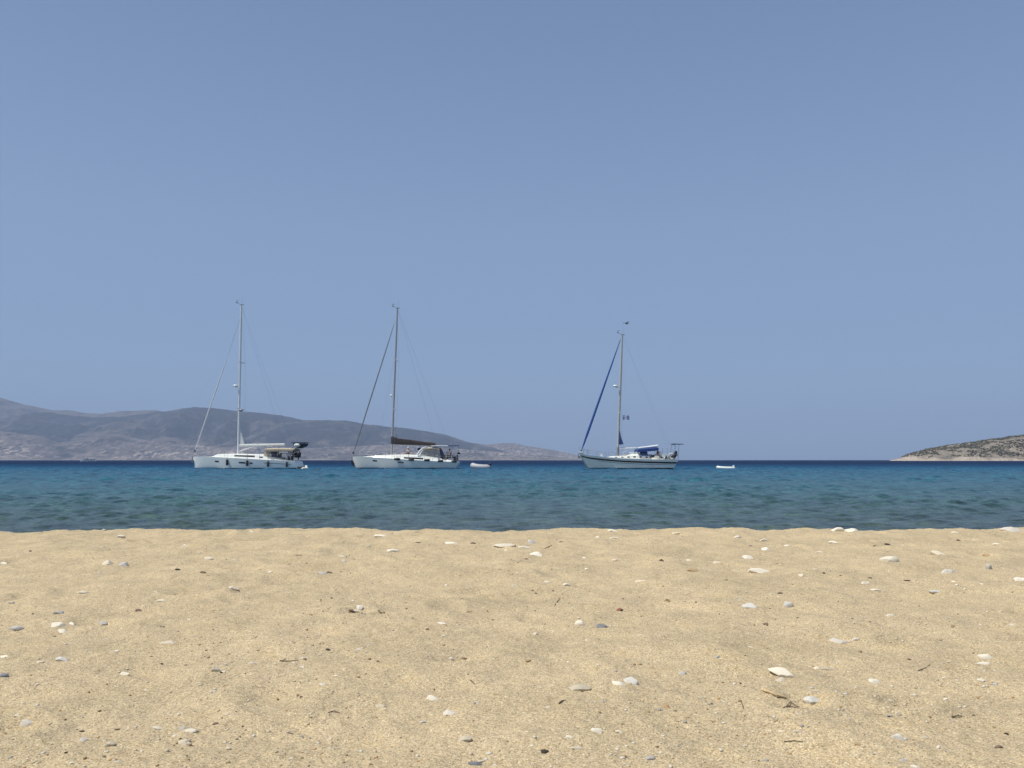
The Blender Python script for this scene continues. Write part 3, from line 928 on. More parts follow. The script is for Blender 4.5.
def wheel(boat, px, py, y, r=0.42):
    c = Vector(boat.P(px, py, y))
    mb = MB()
    pts = [c + Vector((0, r * math.cos(t), r * math.sin(t))) for t in np.linspace(0, 2 * math.pi, 21)]
    mb.tube(pts, 0.02, 6)
    for t in range(5):
        a = t * 2 * math.pi / 5
        mb.tube([c, c + Vector((0, r * math.cos(a), r * math.sin(a)))], 0.012, 5)
    o = mb.build("steering_wheel", M["steel"], boat.root)
    MB().tube([c + Vector((-0.1, 0, -0.75)), c + Vector((-0.1, 0, 0.12))], [0.14, 0.1], 8).build("binnacle", M["gel_white"], o)

def canopy(boat, p0, p1, zf, width, mat, name, thick=0.03, droop=0.06, n=8):
    """stretched canvas roof between bows: zf(px)->py, edges droop"""
    secs = []
    for i in range(n + 1):
        p = p0 + (p1 - p0) * i / n
        x, z = boat.X(p), boat.Z(zf(p))
        w = width / 2
        top = [(x, -w, z - droop * 1.6), (x, -w * .7, z - droop * .4), (x, 0, z), (x, w * .7, z - droop * .4), (x, w, z - droop * 1.6)]
        bot = [(q[0], q[1], q[2] - thick) for q in top[::-1]]
        secs.append(top + bot)
    return MB().sections(secs).build(name, mat, boat.root)

# ---------------------------------------------- yacht 1: white cruiser with tan canvas, leftmost
b = Boat("sailboat", 248, "white cruising yacht with tan cockpit canopy and four dark fenders along its side")
b.hull([(193.2, 456.8), (215, 457.2), (245, 458.6), (275, 460.2), (298.5, 461.6)], 194.8, 301, 3.7, M["gel_white"], tumble=0.93, transom=0.86)
b.band("boot_stripe_and_shade", -0.12, 0.13, 0.004, 0.995, M["boot"])  # boot stripe, made taller so its dark colour also covers the hull's waterline shadow
b.band("cove_stripe", -0.40, -0.33, b.uof(268), b.uof(294), M["wire"], rel=True)
for p0, p1 in ((218, 222.5), (243.5, 250), (254, 257)):
    b.band("hull_window", -0.55, -0.40, b.uof(p0), b.uof(p1), M["glass"], rel=True, n=6, off=0.008)
b.deck(M["deck"])
MB().box(b.P(207, 456.8), (0.6, 0.6, 0.10)).build("hatch", M["vinyl"], b.deck_o)
ro = b.roof("coachroof", [(214, 456.6), (219, 454.4), (226, 453.9), (240, 454.0), (256, 454.3), (266, 454.6), (276, 456.2), (290, 459.2)], M["gel_white"], 0.66, 0.52)
b.roof_window(237.5, 258.0, 0.42, 0.72, M["glass"], ro)
b.roof_window(262.5, 266, 0.35, 0.55, M["glass"], ro)
for p in (226, 247, 252):
    MB().box(b.P(p, 453.7), (0.5, 0.5, 0.10)).build("hatch", M["vinyl"], ro)
b.mast((238.2, 455), (241.3, 305.5), 0.13, M["alu"])
b.spreader(410, 1.15, M["alu_grey"]); b.spreader(363, 0.95, M["alu_grey"])
b.shrouds(241)
b.masthead()
b.radar(235.4, 386, M["gel_white"])
MB().ball(b.P(243.5, 411.2, -0.9), (0.26, 0.1, 0.13), 8, 6).build("radar_reflector", M["wire"], b.mast_o)
top = b.on_mast(316)
f0, f1 = Vector(b.P(195.2, 450.5)), Vector(b.P(228.5, 354))
b.furled([f0, f0.lerp(f1, .1), f0.lerp(f1, .4), f0.lerp(f1, .8), f1], [0.03, 0.065, 0.075, 0.06, 0.02], M["sail_white"], top)
b.line("backstay", [Vector(b.P(*b.head)), b.P(283, 420, 0), b.P(289, 437, -0.3), b.P(297, 460, -1.3)], 0.0055, M["wire"])
b.line("backstay", [b.P(283, 420, 0), b.P(289, 437, 0.3), b.P(297, 460, 1.3)], 0.0055, M["wire"])
g = MB().tube([b.P(239, 445.6), b.P(284.5, 444.8)], 0.125, 10, 0.7).build("boom", M["gel_white"], b.root)
MB().tube([b.P(239.6, 451.6), b.P(254, 446.6)], 0.07, 8).build("boom_vang", M["alu"], b.root)
b.line("mainsheet", [b.P(266, 446), b.P(266.5, 454)], 0.015, M["wire"])
b.line("topping_lift", [b.P(284, 445), Vector(b.P(*b.head))], 0.006, M["wire"], n=4)
MB().prism([(b.X(239.8), b.Z(428)), (b.X(244.3), b.Z(444)), (b.X(240.2), b.Z(445))], -0.03, 0.03).build("furled_mainsail", M["sail_white"], b.root)
hood = b.roof("sprayhood", [(266, 455.5), (268, 450.2), (272, 448.9), (276.5, 449.6)], M["tan"], 0.60, 0.52)
MB().box(b.P(267.0, 452.6, 0), (0.05, 1.5, 0.30), (0, R(24), 0)).build("window", M["vinyl"], hood)
canopy(b, 268, 297, lambda p: 448.2 + 0.0016 * (p - 283) ** 2, 2.5, M["tan"], "bimini", 0.24, 0.10)
for p in (270, 282, 295):
    for sd in (-1, 1):
        MB().tube([b.P(p, 448.8, sd * 1.2), b.P(p + (1.5 if p < 280 else -1.5), 458.6, sd * 1.45)], 0.018, 6).build("bimini_frame", M["steel"], b.root)
MB().prism([(b.X(275), b.Z(452)), (b.X(277.5), b.Z(452)), (b.X(279), b.Z(456.2)), (b.X(289), b.Z(457.8)), (b.X(289), b.Z(459.6)), (b.X(276), b.Z(457.4))], -1.5, -1.38).build("cockpit_coaming", M["navy"], b.root)
wheel(b, 291, 454.8, -0.75); wheel(b, 291, 454.8, 0.75)
arch = MB()
half_arch = [(295, 460.5, 1.45), (296, 452, 1.45), (299, 445, 1.3), (301, 443.8, 1.2)]
arch.tube([b.P(p, q, -y_) for p, q, y_ in half_arch] + [b.P(p, q, y_) for p, q, y_ in half_arch[::-1]], 0.03, 8)
ao = arch.build("stern_arch", M["steel"], b.root)
MB().box(b.P(300.5, 442.8), (1.75, 1.5, 0.05)).build("solar_panel", M["panel"], ao)
MB().prism([(b.X(294.4), b.Z(443.6)), (b.X(307.5), b.Z(443.6)), (b.X(306), b.Z(446.5)), (b.X(301), b.Z(448.6)), (b.X(298), b.Z(448)), (b.X(295), b.Z(446))], -0.55, 0.55).build("rolled_cover", M["black"], ao)
MB().ball(b.P(299, 445.6, -0.75), (0.36, 0.26, 0.2), 10, 7).build("life_raft_canister", M["gel_white"], ao)
om = MB().ball(b.P(301, 454.5, -0.9), (0.26, 0.22, 0.34), 10, 7)
om.tube([b.P(301, 456, -0.9), b.P(300.5, 460, -0.9)], [0.09, 0.06], 8)
om.build("spare_outboard", M["black"], b.root)
b.rails(206, 288, 8)
b.pulpit("pulpit", 193.6, 204); b.pulpit("pushpit", 288, 298, bow=False)
an = MB().tube([b.P(196, 455.8), b.P(192.6, 456.6), b.P(192.4, 460.5)], 0.035, 6)
an.prism([(b.X(191.8), b.Z(459.8)), (b.X(194), b.Z(460.6)), (b.X(193), b.Z(463)), (b.X(191.9), b.Z(462))], -0.16, 0.16)
an.build("anchor", M["wire"], b.root)
pl = MB().box(b.P(300.5, 467.2), (0.75, 2.2, 0.08)); pl.build("swim_platform", M["teak"], b.root)
boat1 = b

# fenders hanging along yacht 1
def fender(boat, px, py, w, h, label, group, horiz=False):
    u = boat.uof(px)
    z = boat.Z(py)
    x, y, zz = boat.S(u, z, -1)
    r = w / 2 * boat.k; L = h / 2 * boat.k
    loc = Vector(boat.root.location) + Vector((x, y - r * 1.05, z))
    e = empty("fender", loc)
    tag(e, label, "fender", group)
    if horiz:
        L, r = w / 2 * boat.k, h / 2 * boat.k
        e.location = Vector(boat.root.location) + Vector((x, y - r * 1.05, z))
        MB().tube([(-L, 0, 0), (-L * .85, 0, 0), (-L * .7, 0, 0), (L * .7, 0, 0), (L * .85, 0, 0), (L, 0, 0)], [r * .3, r * .8, r, r, r * .8, r * .3], 10).build("fender_body", M["black"], e)
        tops = [(-L, 0, 0), (L, 0, 0)]
    else:
        MB().tube([(0, 0, -L), (0, 0, -L * .88), (0, 0, -L * .7), (0, 0, L * .7), (0, 0, L * .88), (0, 0, L)], [r * .25, r * .75, r, r, r * .75, r * .25], 10).build("fender_body", M["fender"], e)
        tops = [(0, 0, L)]
    mb = MB()
    for t in tops:
        mb.tube([t, (t[0], 0.1, boat.zs(u) - z + 0.55)], 0.012, 5)
    mb.build("rope", M["wire"], e)
    return e
gf = "dark fenders along the left yacht"
fender(b, 231.6, 462.6, 2.3, 6.2, "dark fender hanging nearest the bow of the tan canopied yacht", gf)
fender(b, 252.0, 463.4, 2.3, 5.9, "dark fender hanging below the long cabin window of the tan canopied yacht", gf)
fender(b, 272.2, 464.2, 2.1, 5.5, "dark fender hanging below the spray hood of the tan canopied yacht", gf)
fender(b, 290.3, 464.6, 2.1, 5.3, "dark fender hanging closest to the stern of the tan canopied yacht", gf)

# ---------------------------------------------- yacht 2: cool white hull, dark brown sail bag
b = Boat("sailboat", 406, "cool white yacht with dark brown sail bag on its boom and arched spray hood")
b.hull([(352.6, 457.0), (372, 457.6), (395, 459.2), (425, 461.0), (459.5, 462.6)], 355.2, 456, 3.8, M["gel_grey"], tumble=0.9, transom=0.84)
b.band("boot_stripe_and_shade", -0.12, 0.14, 0.004, 0.995, M["boot"])  # stripe plus painted shade along the waterline
b.band("hull_window", -0.42, -0.28, b.uof(374), b.uof(378.5), M["glass"], rel=True, n=6, off=0.008)
b.band("hull_window", -0.40, -0.28, b.uof(400.5), b.uof(406), M["glass"], rel=True, n=6, off=0.008)
b.band("toe_rail", -0.06, 0.03, 0.01, 0.99, M["gel_white"], rel=True)
b.deck(M["deck"], drop=0.0)
ro = b.roof("coachroof", [(362, 457.0), (376, 455.8), (390, 455.0), (405, 454.6), (424, 455.0), (436, 456.6), (448, 459.2), (457, 461.0)], M["gel_white"], 0.80, 0.60)
b.roof_window(405.5, 424.5, 0.26, 0.50, M["glass"], ro)
MB().box(b.P(380, 455.3), (0.55, 0.55, 0.1)).build("hatch", M["vinyl"], ro)
MB().box(b.P(414, 454.4), (0.45, 0.5, 0.1)).build("hatch", M["vinyl"], ro)
b.mast((391.6, 456), (397.3, 309), 0.115, M["alu_grey"])
b.spreader(410, 1.15, M["alu"]); b.spreader(361, 0.95, M["alu"])
b.shrouds(394)
b.masthead()
MB().ball(b.P(391.2, 396), (0.12, 0.12, 0.16), 8, 6).build("deck_light", M["gel_white"], b.mast_o)
top = b.on_mast(319)
f0, f1 = Vector(b.P(353.6, 452.5)), Vector(b.P(394, 325))
b.furled([f0, f0.lerp(f1, .06), f0.lerp(f1, .4), f0.lerp(f1, .8), f1], [0.03, 0.062, 0.07, 0.055, 0.03], M["sail_grey"], top)
b.line("inner_stay", [b.P(376, 456.5), b.on_mast(350)], 0.0055, M["wire"])
for sd in (-1, 1):
    b.line("backstay", [Vector(b.P(*b.head)), b.P(455, 461, sd * 1.4)], 0.0035, M["wire"])
MB().tube([b.P(392.6, 444.2), b.P(436, 446.0)], 0.09, 8, 0.7).build("boom", M["alu_grey"], b.root)
secs = []
for px, zt, zb in ((391.4, 436.6, 444.4), (393.5, 437.0, 444.8), (398, 438.6, 445.0), (410, 440.0, 445.2), (424, 442.0, 445.6), (434.5, 443.0, 446.0), (435.6, 444, 445.6)):
    z0, z1, w = b.Z(zb), b.Z(zt), 0.20 if px < 434 else 0.1
    x = b.X(px)
    secs.append([(x, -w, z0 + .05), (x, -w * 1.05, (z0 + z1) / 2), (x, -w * .5, z1 - .03), (x, 0, z1), (x, w * .5, z1 - .03), (x, w * 1.05, (z0 + z1) / 2), (x, w, z0 + .05), (x, 0, z0)])
MB().sections(secs).build("sail_bag", M["brown"], b.root)
b.line("topping_lift", [b.P(436, 445), Vector(b.P(*b.head))], 0.006, M["wire"], n=4)
b.line("mainsheet", [b.P(427, 446), b.P(427.5, 455)], 0.015, M["wire"])
# arched spray hood: white front bow, clear panes, dark rear flap
hood = canopy(b, 424, 441, lambda p: 447.4 + 0.022 * (p - 432.5) ** 2 * (0.7 if p > 432.5 else 1), 2.5, M["tan"], "sprayhood", 0.04, 0.10)
for sd in (-1, 1):
    mb = MB()
    mb.tube([b.P(418.8, 455.2, sd * 1.25), b.P(421, 451.6, sd * 1.25), b.P(424.2, 448.6, sd * 1.2), b.P(428, 447.2, sd * 1.1)], [0.11, 0.10, 0.08, 0.05], 8)
    mb.build("hood_frame", M["white_canvas"], hood)
for sd in (-1, 1):
    MB().prism([(b.X(421.6), b.Z(455.4)), (b.X(423), b.Z(451.5)), (b.X(426), b.Z(448.6)), (b.X(438), b.Z(448.6)), (b.X(440), b.Z(452)), (b.X(440.5), b.Z(457.2))], sd * 1.22, sd * 1.24).build("window", M["vinyl"], hood)
MB().prism([(b.X(440.5), b.Z(449)), (b.X(443), b.Z(450)), (b.X(445), b.Z(455)), (b.X(444.5), b.Z(457.6)), (b.X(441.5), b.Z(457.2))], -1.3, -1.0).build("side_flap", M["navy"], hood)
canopy(b, 432, 449, lambda p: 445.8 + 0.002 * (p - 440) ** 2, 2.4, M["white_canvas"], "bimini", 0.03, 0.03)
sp = MB().box(b.P(454.2, 446.1), (1.25, 2.0, 0.05)).build("solar_panel", M["panel"], b.root)
MB().tube([b.P(449.5, 460, -1.4), b.P(451.8, 446.8, -1.0), b.P(451.8, 446.8, 1.0), b.P(449.5, 460, 1.4)], 0.03, 6).build("stern_arch", M["steel"], b.root)
for sd in (-1, 1):
    MB().tube([b.P(457, 461, sd * 1.3), b.P(457.8, 446.8, sd * 1.0)], 0.02, 6).build("strut", M["steel"], b.root)
    MB().tube([b.P(434, 457, sd * 1.3), b.P(435, 446.2, sd * 1.2)], 0.016, 6).build("bimini_frame", M["steel"], b.root)
wheel(b, 447.5, 455.2, -0.8); wheel(b, 447.5, 455.2, 0.8)
MB().box(b.P(456.5, 458.4, -0.9), (0.55, 0.35, 0.55)).build("locker_box", M["navy"], b.root)
MB().ball(b.P(418.9, 449.4, 0.4), (0.24, 0.2, 0.16), 8, 6).build("winch_cover", M["navy"], b.root)
b.rails(364, 446, 8)
b.pulpit("pulpit", 353, 362); b.pulpit("pushpit", 447, 459, bow=False)
an = MB().tube([b.P(355.5, 456.5), b.P(351.8, 457.6), b.P(352.0, 461.5)], 0.035, 6)
an.prism([(b.X(351.4), b.Z(461)), (b.X(353.6), b.Z(462)), (b.X(354), b.Z(467)), (b.X(352), b.Z(464.5))], -0.18, 0.18)
an.build("anchor", M["black"], b.root)
boat2 = b
gf = "black fenders lying along the middle yacht's rail"
fender(b, 399.6, 459.4, 6.0, 2.4, "long black fender on the rail nearest the mast of the brown bagged yacht", gf, True)
fender(b, 413.6, 460.0, 5.6, 2.1, "long black fender on the rail under the cabin window of the brown bagged yacht", gf, True)
fender(b, 428.8, 460.4, 5.8, 2.3, "long black fender on the rail below the spray hood of the brown bagged yacht", gf, True)
fender(b, 442.0, 461.2, 5.4, 2.0, "long black fender on the rail beside the cockpit of the brown bagged yacht", gf, True)
fender(b, 455.2, 461.8, 5.2, 2.0, "long black fender on the rail at the stern of the brown bagged yacht", gf, True)

# ---------------------------------------------- yacht 3: classic cream hull with dark rubbing strake, blue canvas
b = Boat("sailboat", 628, "classic cream yacht with dark rail stripe, blue furled genoa and stern arch")
b.hull([(578.6, 453.2), (586, 455.6), (600, 457.2), (620, 458.8), (645, 459.8), (676.6, 460.4)], 589.5, 671.5, 3.3, M["gel_cream"], tumble=0.92, full=0.55, transom=0.6)
b.band("boot_stripe_and_shade", -0.12, 0.13, 0.004, 0.995, M["boot"])  # raised stripe, its dark paint also stands in for shadow under the hull
b.band("rubbing_strake", -0.40, -0.22, 0.012, 0.998, M["dark_wood"], rel=True, off=0.03, thick=0.02)
b.band("cove_stripe", -0.56, -0.51, b.uof(594), b.uof(676), M["sail_grey"], rel=True)
b.band("cap_rail", -0.03, 0.03, 0.008, 0.995, M["gel_white"], rel=True, off=0.02)
b.deck(M["teak"], drop=0.25)
ro = b.roof("coachroof", [(606, 457.4), (612, 456.4), (624, 455.8), (634, 454.8), (648, 455.2), (652, 458)], M["gel_white"], 0.62, 0.5)
for p in (614, 620, 626, 632, 638, 644):
    b.roof_window(p, p + 2.4, 0.40, 0.66, M["glass"], ro, "portlight")
b.roof("doghouse", [(627, 456.5), (629, 454.6), (633, 454.2), (646, 454.0), (650, 455.4)], M["gel_white"], 0.5, 0.42)
b.roof("cockpit_coaming", [(650, 457.6), (656, 457.2), (672, 457.6), (675, 459)], M["gel_cream"], 0.8, 0.72)
for px, w, h in ((631.5, 0.5, 0.25), (637, 0.35, 0.3)):
    MB().box(b.P(px, 453.4, -0.3), (w, 0.4, h)).build("deck_box", M["gel_white"], b.root)
MB().tube([b.P(602, 458.4), b.P(602, 455.6), b.P(601, 454.8)], [0.09, 0.09, 0.14], 8).build("ventilator", M["gel_white"], b.deck_o)
b.mast((617.6, 458), (622.2, 335.5), 0.125, M["alu_beige"])
MB().tube([b.on_mast(458) , b.on_mast(447.5)], 0.15, 10).build("mast_boot", M["sail_grey"], b.mast_o)
b.spreader(413.5, 1.05, M["alu_beige"], 0.05); b.spreader(374, 0.9, M["alu_beige"], 0.05)
b.shrouds(620)
b.masthead()
b.radar(615.2, 386.3, M["gel_white"])
top = b.on_mast(337.5)
f0, f1 = Vector(b.P(581.6, 450.6)), Vector(b.P(620.4, 340))
b.furled([f0, f0.lerp(f1, .05), f0.lerp(f1, .15), f0.lerp(f1, .45), f0.lerp(f1, .8), f1], [0.03, 0.09, 0.135, 0.12, 0.075, 0.035], M["genoa"], top, "furled_genoa")
for sd in (-1, 1):
    b.line("backstay", [Vector(b.P(*b.head)), b.P(674, 459, sd * 0.9)], 0.0035, M["wire"])
MB().tube([b.P(619, 448.6), b.P(641, 448.0)], 0.07, 8).build("boom", M["alu"], b.root)
MB().tube([b.P(617.4, 457.2), b.P(629, 449)], 0.025, 6).build("boom_vang", M["alu"], b.root)
MB().prism([(b.X(619.8), b.Z(431.5)), (b.X(620.8), b.Z(437)), (b.X(623.4), b.Z(444.6)), (b.X(618.8), b.Z(445))], -0.14, 0.14).build("mainsail_cover", M["blue"], b.root)
MB().tube([b.P(638, 448.6), b.P(658, 446.2)], [0.12, 0.14], 10).build("rolled_awning", M["white_canvas"], b.root)
canopy(b, 636, 656.5, lambda p: 449.4 - 0.085 * (p - 636), 2.2, M["blue"], "bimini", 0.30, 0.05)
hood = b.roof("sprayhood", [(639.5, 456), (641.5, 451), (645, 450), (646.5, 452)], M["blue"], 0.55, 0.48)
for sd in (-1, 1):
    MB().tube([b.P(656.2, 448.5, sd * 1.05), b.P(657.5, 458.5, sd * 1.25)], 0.02, 6).build("bimini_frame", M["steel"], b.root)
    MB().tube([b.P(645, 449.5, sd * 1.05), b.P(647, 458, sd * 1.25)], 0.02, 6).build("bimini_frame", M["steel"], b.root)
half_arch = [(671.5, 460, 0.9), (672.6, 449, 0.9), (673.4, 445, 0.85)]
ao = MB().tube([b.P(p, q, -y_) for p, q, y_ in half_arch] + [b.P(p, q, y_) for p, q, y_ in half_arch[::-1]], 0.028, 7).build("stern_arch", M["steel"], b.root)
for sd in (-1, 1):
    MB().tube([b.P(676.4, 460, sd * 0.8), b.P(677.4, 445, sd * 0.85)], 0.028, 7).build("strut", M["steel"], ao)
MB().box(b.P(676.8, 444.4), (1.15, 1.9, 0.05), (0, R(2), 0)).build("solar_panel", M["panel"], ao)
for p in (661.5, 666):
    MB().tube([b.P(p, 459, -0.8), b.P(p - 0.4, 448.6, -0.8)], 0.02, 6).build("flag_pole", M["steel"], b.root)
om = MB().ball(b.P(673.2, 455.4, -0.75), (0.24, 0.2, 0.30), 10, 7)
om.tube([b.P(673.2, 457, -0.75), b.P(673.2, 460.6, -0.75)], [0.09, 0.06], 8)
om.build("spare_outboard", M["brown"], b.root)
lb = MB()
c = Vector(b.P(669.4, 456.4, -1.0))
lb.tube([c + Vector((0.26 * math.cos(t), 0, 0.30 * math.sin(t))) for t in np.linspace(0.5, 5.8, 18)], 0.06, 8)
lb.build("lifebuoy", M["gel_cream"], b.root)
wheel(b, 661, 455.2, 0.0)
b.rails(587, 668, 9, 0.6)
pu = b.pulpit("pulpit", 579.2, 588); b.pulpit("pushpit", 668, 676, bow=False)
MB().box(b.P(580.4, 452.2), (0.42, 0.3, 0.16)).build("bow_roller", M["gel_white"], b.root)
an = MB().tube([b.P(583, 453.5), b.P(578.2, 453.8), b.P(578.6, 457)], 0.035, 6)
an.prism([(b.X(578), b.Z(456)), (b.X(580.4), b.Z(457)), (b.X(580), b.Z(459)), (b.X(578.4), b.Z(458.6))], -0.16, 0.16)
an.build("anchor", M["wire"], b.root)
boat3 = b

# striped courtesy flag under the spreader of yacht 3
def flag_mat():
    m, nt, bs = nodes_of("striped_flag_cloth")
    tc = nt.nodes.new("ShaderNodeTexCoord").outputs["Object"]
    sep = nt.nodes.new("ShaderNodeSeparateXYZ"); nt.links.new(tc, sep.inputs[0])
    mul = nt.nodes.new("ShaderNodeMath"); mul.operation = 'MULTIPLY'; mul.inputs[1].default_value = 9 / 0.5 / 2
    fr = nt.nodes.new("ShaderNodeMath"); fr.operation = 'FRACT'
    gt = nt.nodes.new("ShaderNodeMath"); gt.operation = 'GREATER_THAN'; gt.inputs[1].default_value = 0.5
    nt.links.new(sep.outputs["Z"], mul.inputs[0]); nt.links.new(mul.outputs[0], fr.inputs[0]); nt.links.new(fr.outputs[0], gt.inputs[0])
    c = mixc(nt, gt.outputs[0], (0.75, 0.76, 0.78), (0.03, 0.09, 0.32))
    # white cross on a blue canton next to the hoist
    x1 = nt.nodes.new("ShaderNodeMath"); x1.operation = 'LESS_THAN'; x1.inputs[1].default_value = 0.278
    z1 = nt.nodes.new("ShaderNodeMath"); z1.operation = 'GREATER_THAN'; z1.inputs[1].default_value = 0.222
    an_ = nt.nodes.new("ShaderNodeMath"); an_.operation = 'MULTIPLY'
    nt.links.new(sep.outputs["X"], x1.inputs[0]); nt.links.new(sep.outputs["Z"], z1.inputs[0])
    nt.links.new(x1.outputs[0], an_.inputs[0]); nt.links.new(z1.outputs[0], an_.inputs[1])
    def near(sock, centre):
        a = nt.nodes.new("ShaderNodeMath"); a.operation = 'COMPARE'; a.inputs[1].default_value = centre; a.inputs[2].default_value = 0.0278
        nt.links.new(sock, a.inputs[0]); return a.outputs[0]
    mx = nt.nodes.new("ShaderNodeMath"); mx.operation = 'MAXIMUM'
    nt.links.new(near(sep.outputs["X"], 0.139), mx.inputs[0]); nt.links.new(near(sep.outputs["Z"], 0.361), mx.inputs[1])
    cant = mixc(nt, mx.outputs[0], (0.03, 0.09, 0.32), (0.75, 0.76, 0.78))
    nt.links.new(mixc(nt, an_.outputs[0], c, cant), bs.inputs["Base Color"])
    bs.inputs["Roughness"].default_value = 0.85
    return m
M["flag"] = flag_mat()
M["ensign"] = simple("dark_ensign", (0.07, 0.05, 0.06), 0.85, 0.3)
mb = MB()
secs = []
for i in range(13):
    x = 0.75 * i / 12
    y = 0.05 * math.sin(x * 11)
    secs.append([(x, y - .006, 0), (x, y + .006, 0), (x, y + .006, 0.5), (x, y - .006, 0.5)])
mb.sections(secs)
fl = mb.build("courtesy_flag", M["flag"], None, loc=Vector(b.root.location) + Vector(b.P(621.6, 420.6, -0.9)))
tag(fl, "small blue and white striped flag flying under the spreader of the blue genoa yacht", "flag")
MB().tube([(0, 0, -0.2), (-0.1, 0.05, 1.0)], 0.006, 5).build("halyard", M["wire"], fl)

# gear in the cockpits and along the rails
def gear(boat, items):
    for name, px, py, y, w, d, h, mat, shape in items:
        c = Vector(boat.P(px, py, y))
        mb = MB()
        if shape == 'bag':
            mb.ball(c, (w / 2, d / 2, h / 2), 10, 7)
        elif shape == 'can':
            mb.tube([c - Vector((0, 0, h / 2)), c - Vector((0, 0, h * .46)), c + Vector((0, 0, h * .3)), c + Vector((0, 0, h / 2))], [w * .42, w * .5, w * .5, w * .25], 10)
        else:
            x0, x1, z0, z1 = c.x - w / 2, c.x + w / 2, c.z - h / 2, c.z + h / 2
            mb.prism([(x0, z0), (x1, z0), (x1, z1 - h * .2), (x1 - w * .15, z1), (x0 + w * .15, z1), (x0, z1 - h * .2)], y - d / 2, y + d / 2)
        mb.build(name, M[mat], boat.root)
gear(boat1, [("cockpit_bag", 279.5, 456.6, -0.9, 0.6, 0.4, 0.4, "navy", 'bag'), ("cockpit_table", 284, 455.6, 0.0, 0.9, 0.5, 0.5, "teak", 'box'),
             ("fuel_can", 292.6, 458.4, -1.5, 0.28, 0.2, 0.45, "navy", 'can'), ("fuel_can", 295.4, 458.2, -1.45, 0.26, 0.2, 0.42, "black", 'can'),
             ("towel", 288.0, 456.4, -1.42, 0.55, 0.06, 0.55, "tube_grey", 'box'), ("cushion", 296.8, 455.2, 0.3, 0.5, 0.9, 0.6, "brown", 'box'),
             ("winch", 274, 455.2, -1.2, 0.2, 0.2, 0.22, "steel", 'can'), ("instrument_pod", 290, 451.2, 0.0, 0.4, 0.4, 0.35, "black", 'box'),
             ("barbecue", 297.6, 451.4, -1.3, 0.42, 0.3, 0.26, "black", 'bag')])
gear(boat2, [("cushion", 446.2, 457.2, 0.4, 0.6, 0.8, 0.4, "navy", 'box'), ("towel", 454.2, 457.2, -1.35, 0.35, 0.06, 0.3, "brown", 'box'),
             ("fuel_can", 457.8, 457.6, -1.1, 0.26, 0.2, 0.5, "black", 'can'), ("cockpit_bag", 443.6, 458.0, -0.9, 0.6, 0.5, 0.4, "brown", 'bag'),
             ("winch", 438.6, 456.2, -1.35, 0.2, 0.2, 0.24, "steel", 'can'), ("barbecue", 459.2, 453.6, -0.9, 0.36, 0.3, 0.24, "navy", 'bag'),
             ("rope_coil", 396.4, 454.8, -0.5, 0.35, 0.3, 0.22, "tan", 'bag'), ("rope_coil", 403.5, 454.2, -0.6, 0.35, 0.3, 0.2, "tan", 'bag')])
gear(boat3, [("cushion", 651.5, 456.6, -0.9, 0.7, 0.3, 0.3, "navy", 'box'), ("cushion", 655, 457.2, -1.0, 0.5, 0.3, 0.26, "gel_cream", 'box'),
             ("fuel_can", 664.2, 457.2, -1.05, 0.26, 0.2, 0.42, "blue", 'can'), ("fuel_can", 667.0, 457.4, -1.0, 0.26, 0.2, 0.40, "tan", 'can'),
             ("towel", 663.0, 455.8, -1.12, 0.7, 0.05, 0.35, "gel_white", 'box'), ("cockpit_bag", 659.6, 457.8, -0.9, 0.55, 0.4, 0.36, "brown", 'bag'),
             ("winch", 649.4, 455.4, -0.95, 0.2, 0.2, 0.26, "steel", 'can'), ("rope_coil", 671.0, 457.2, -0.95, 0.4, 0.25, 0.4, "brown", 'bag'),
             ("wind_vane", 675.4, 453.6, -0.3, 0.28, 0.1, 0.5, "brown", 'box'), ("rope_coil", 624.5, 455.4, -0.4, 0.4, 0.3, 0.22, "tan", 'bag')])

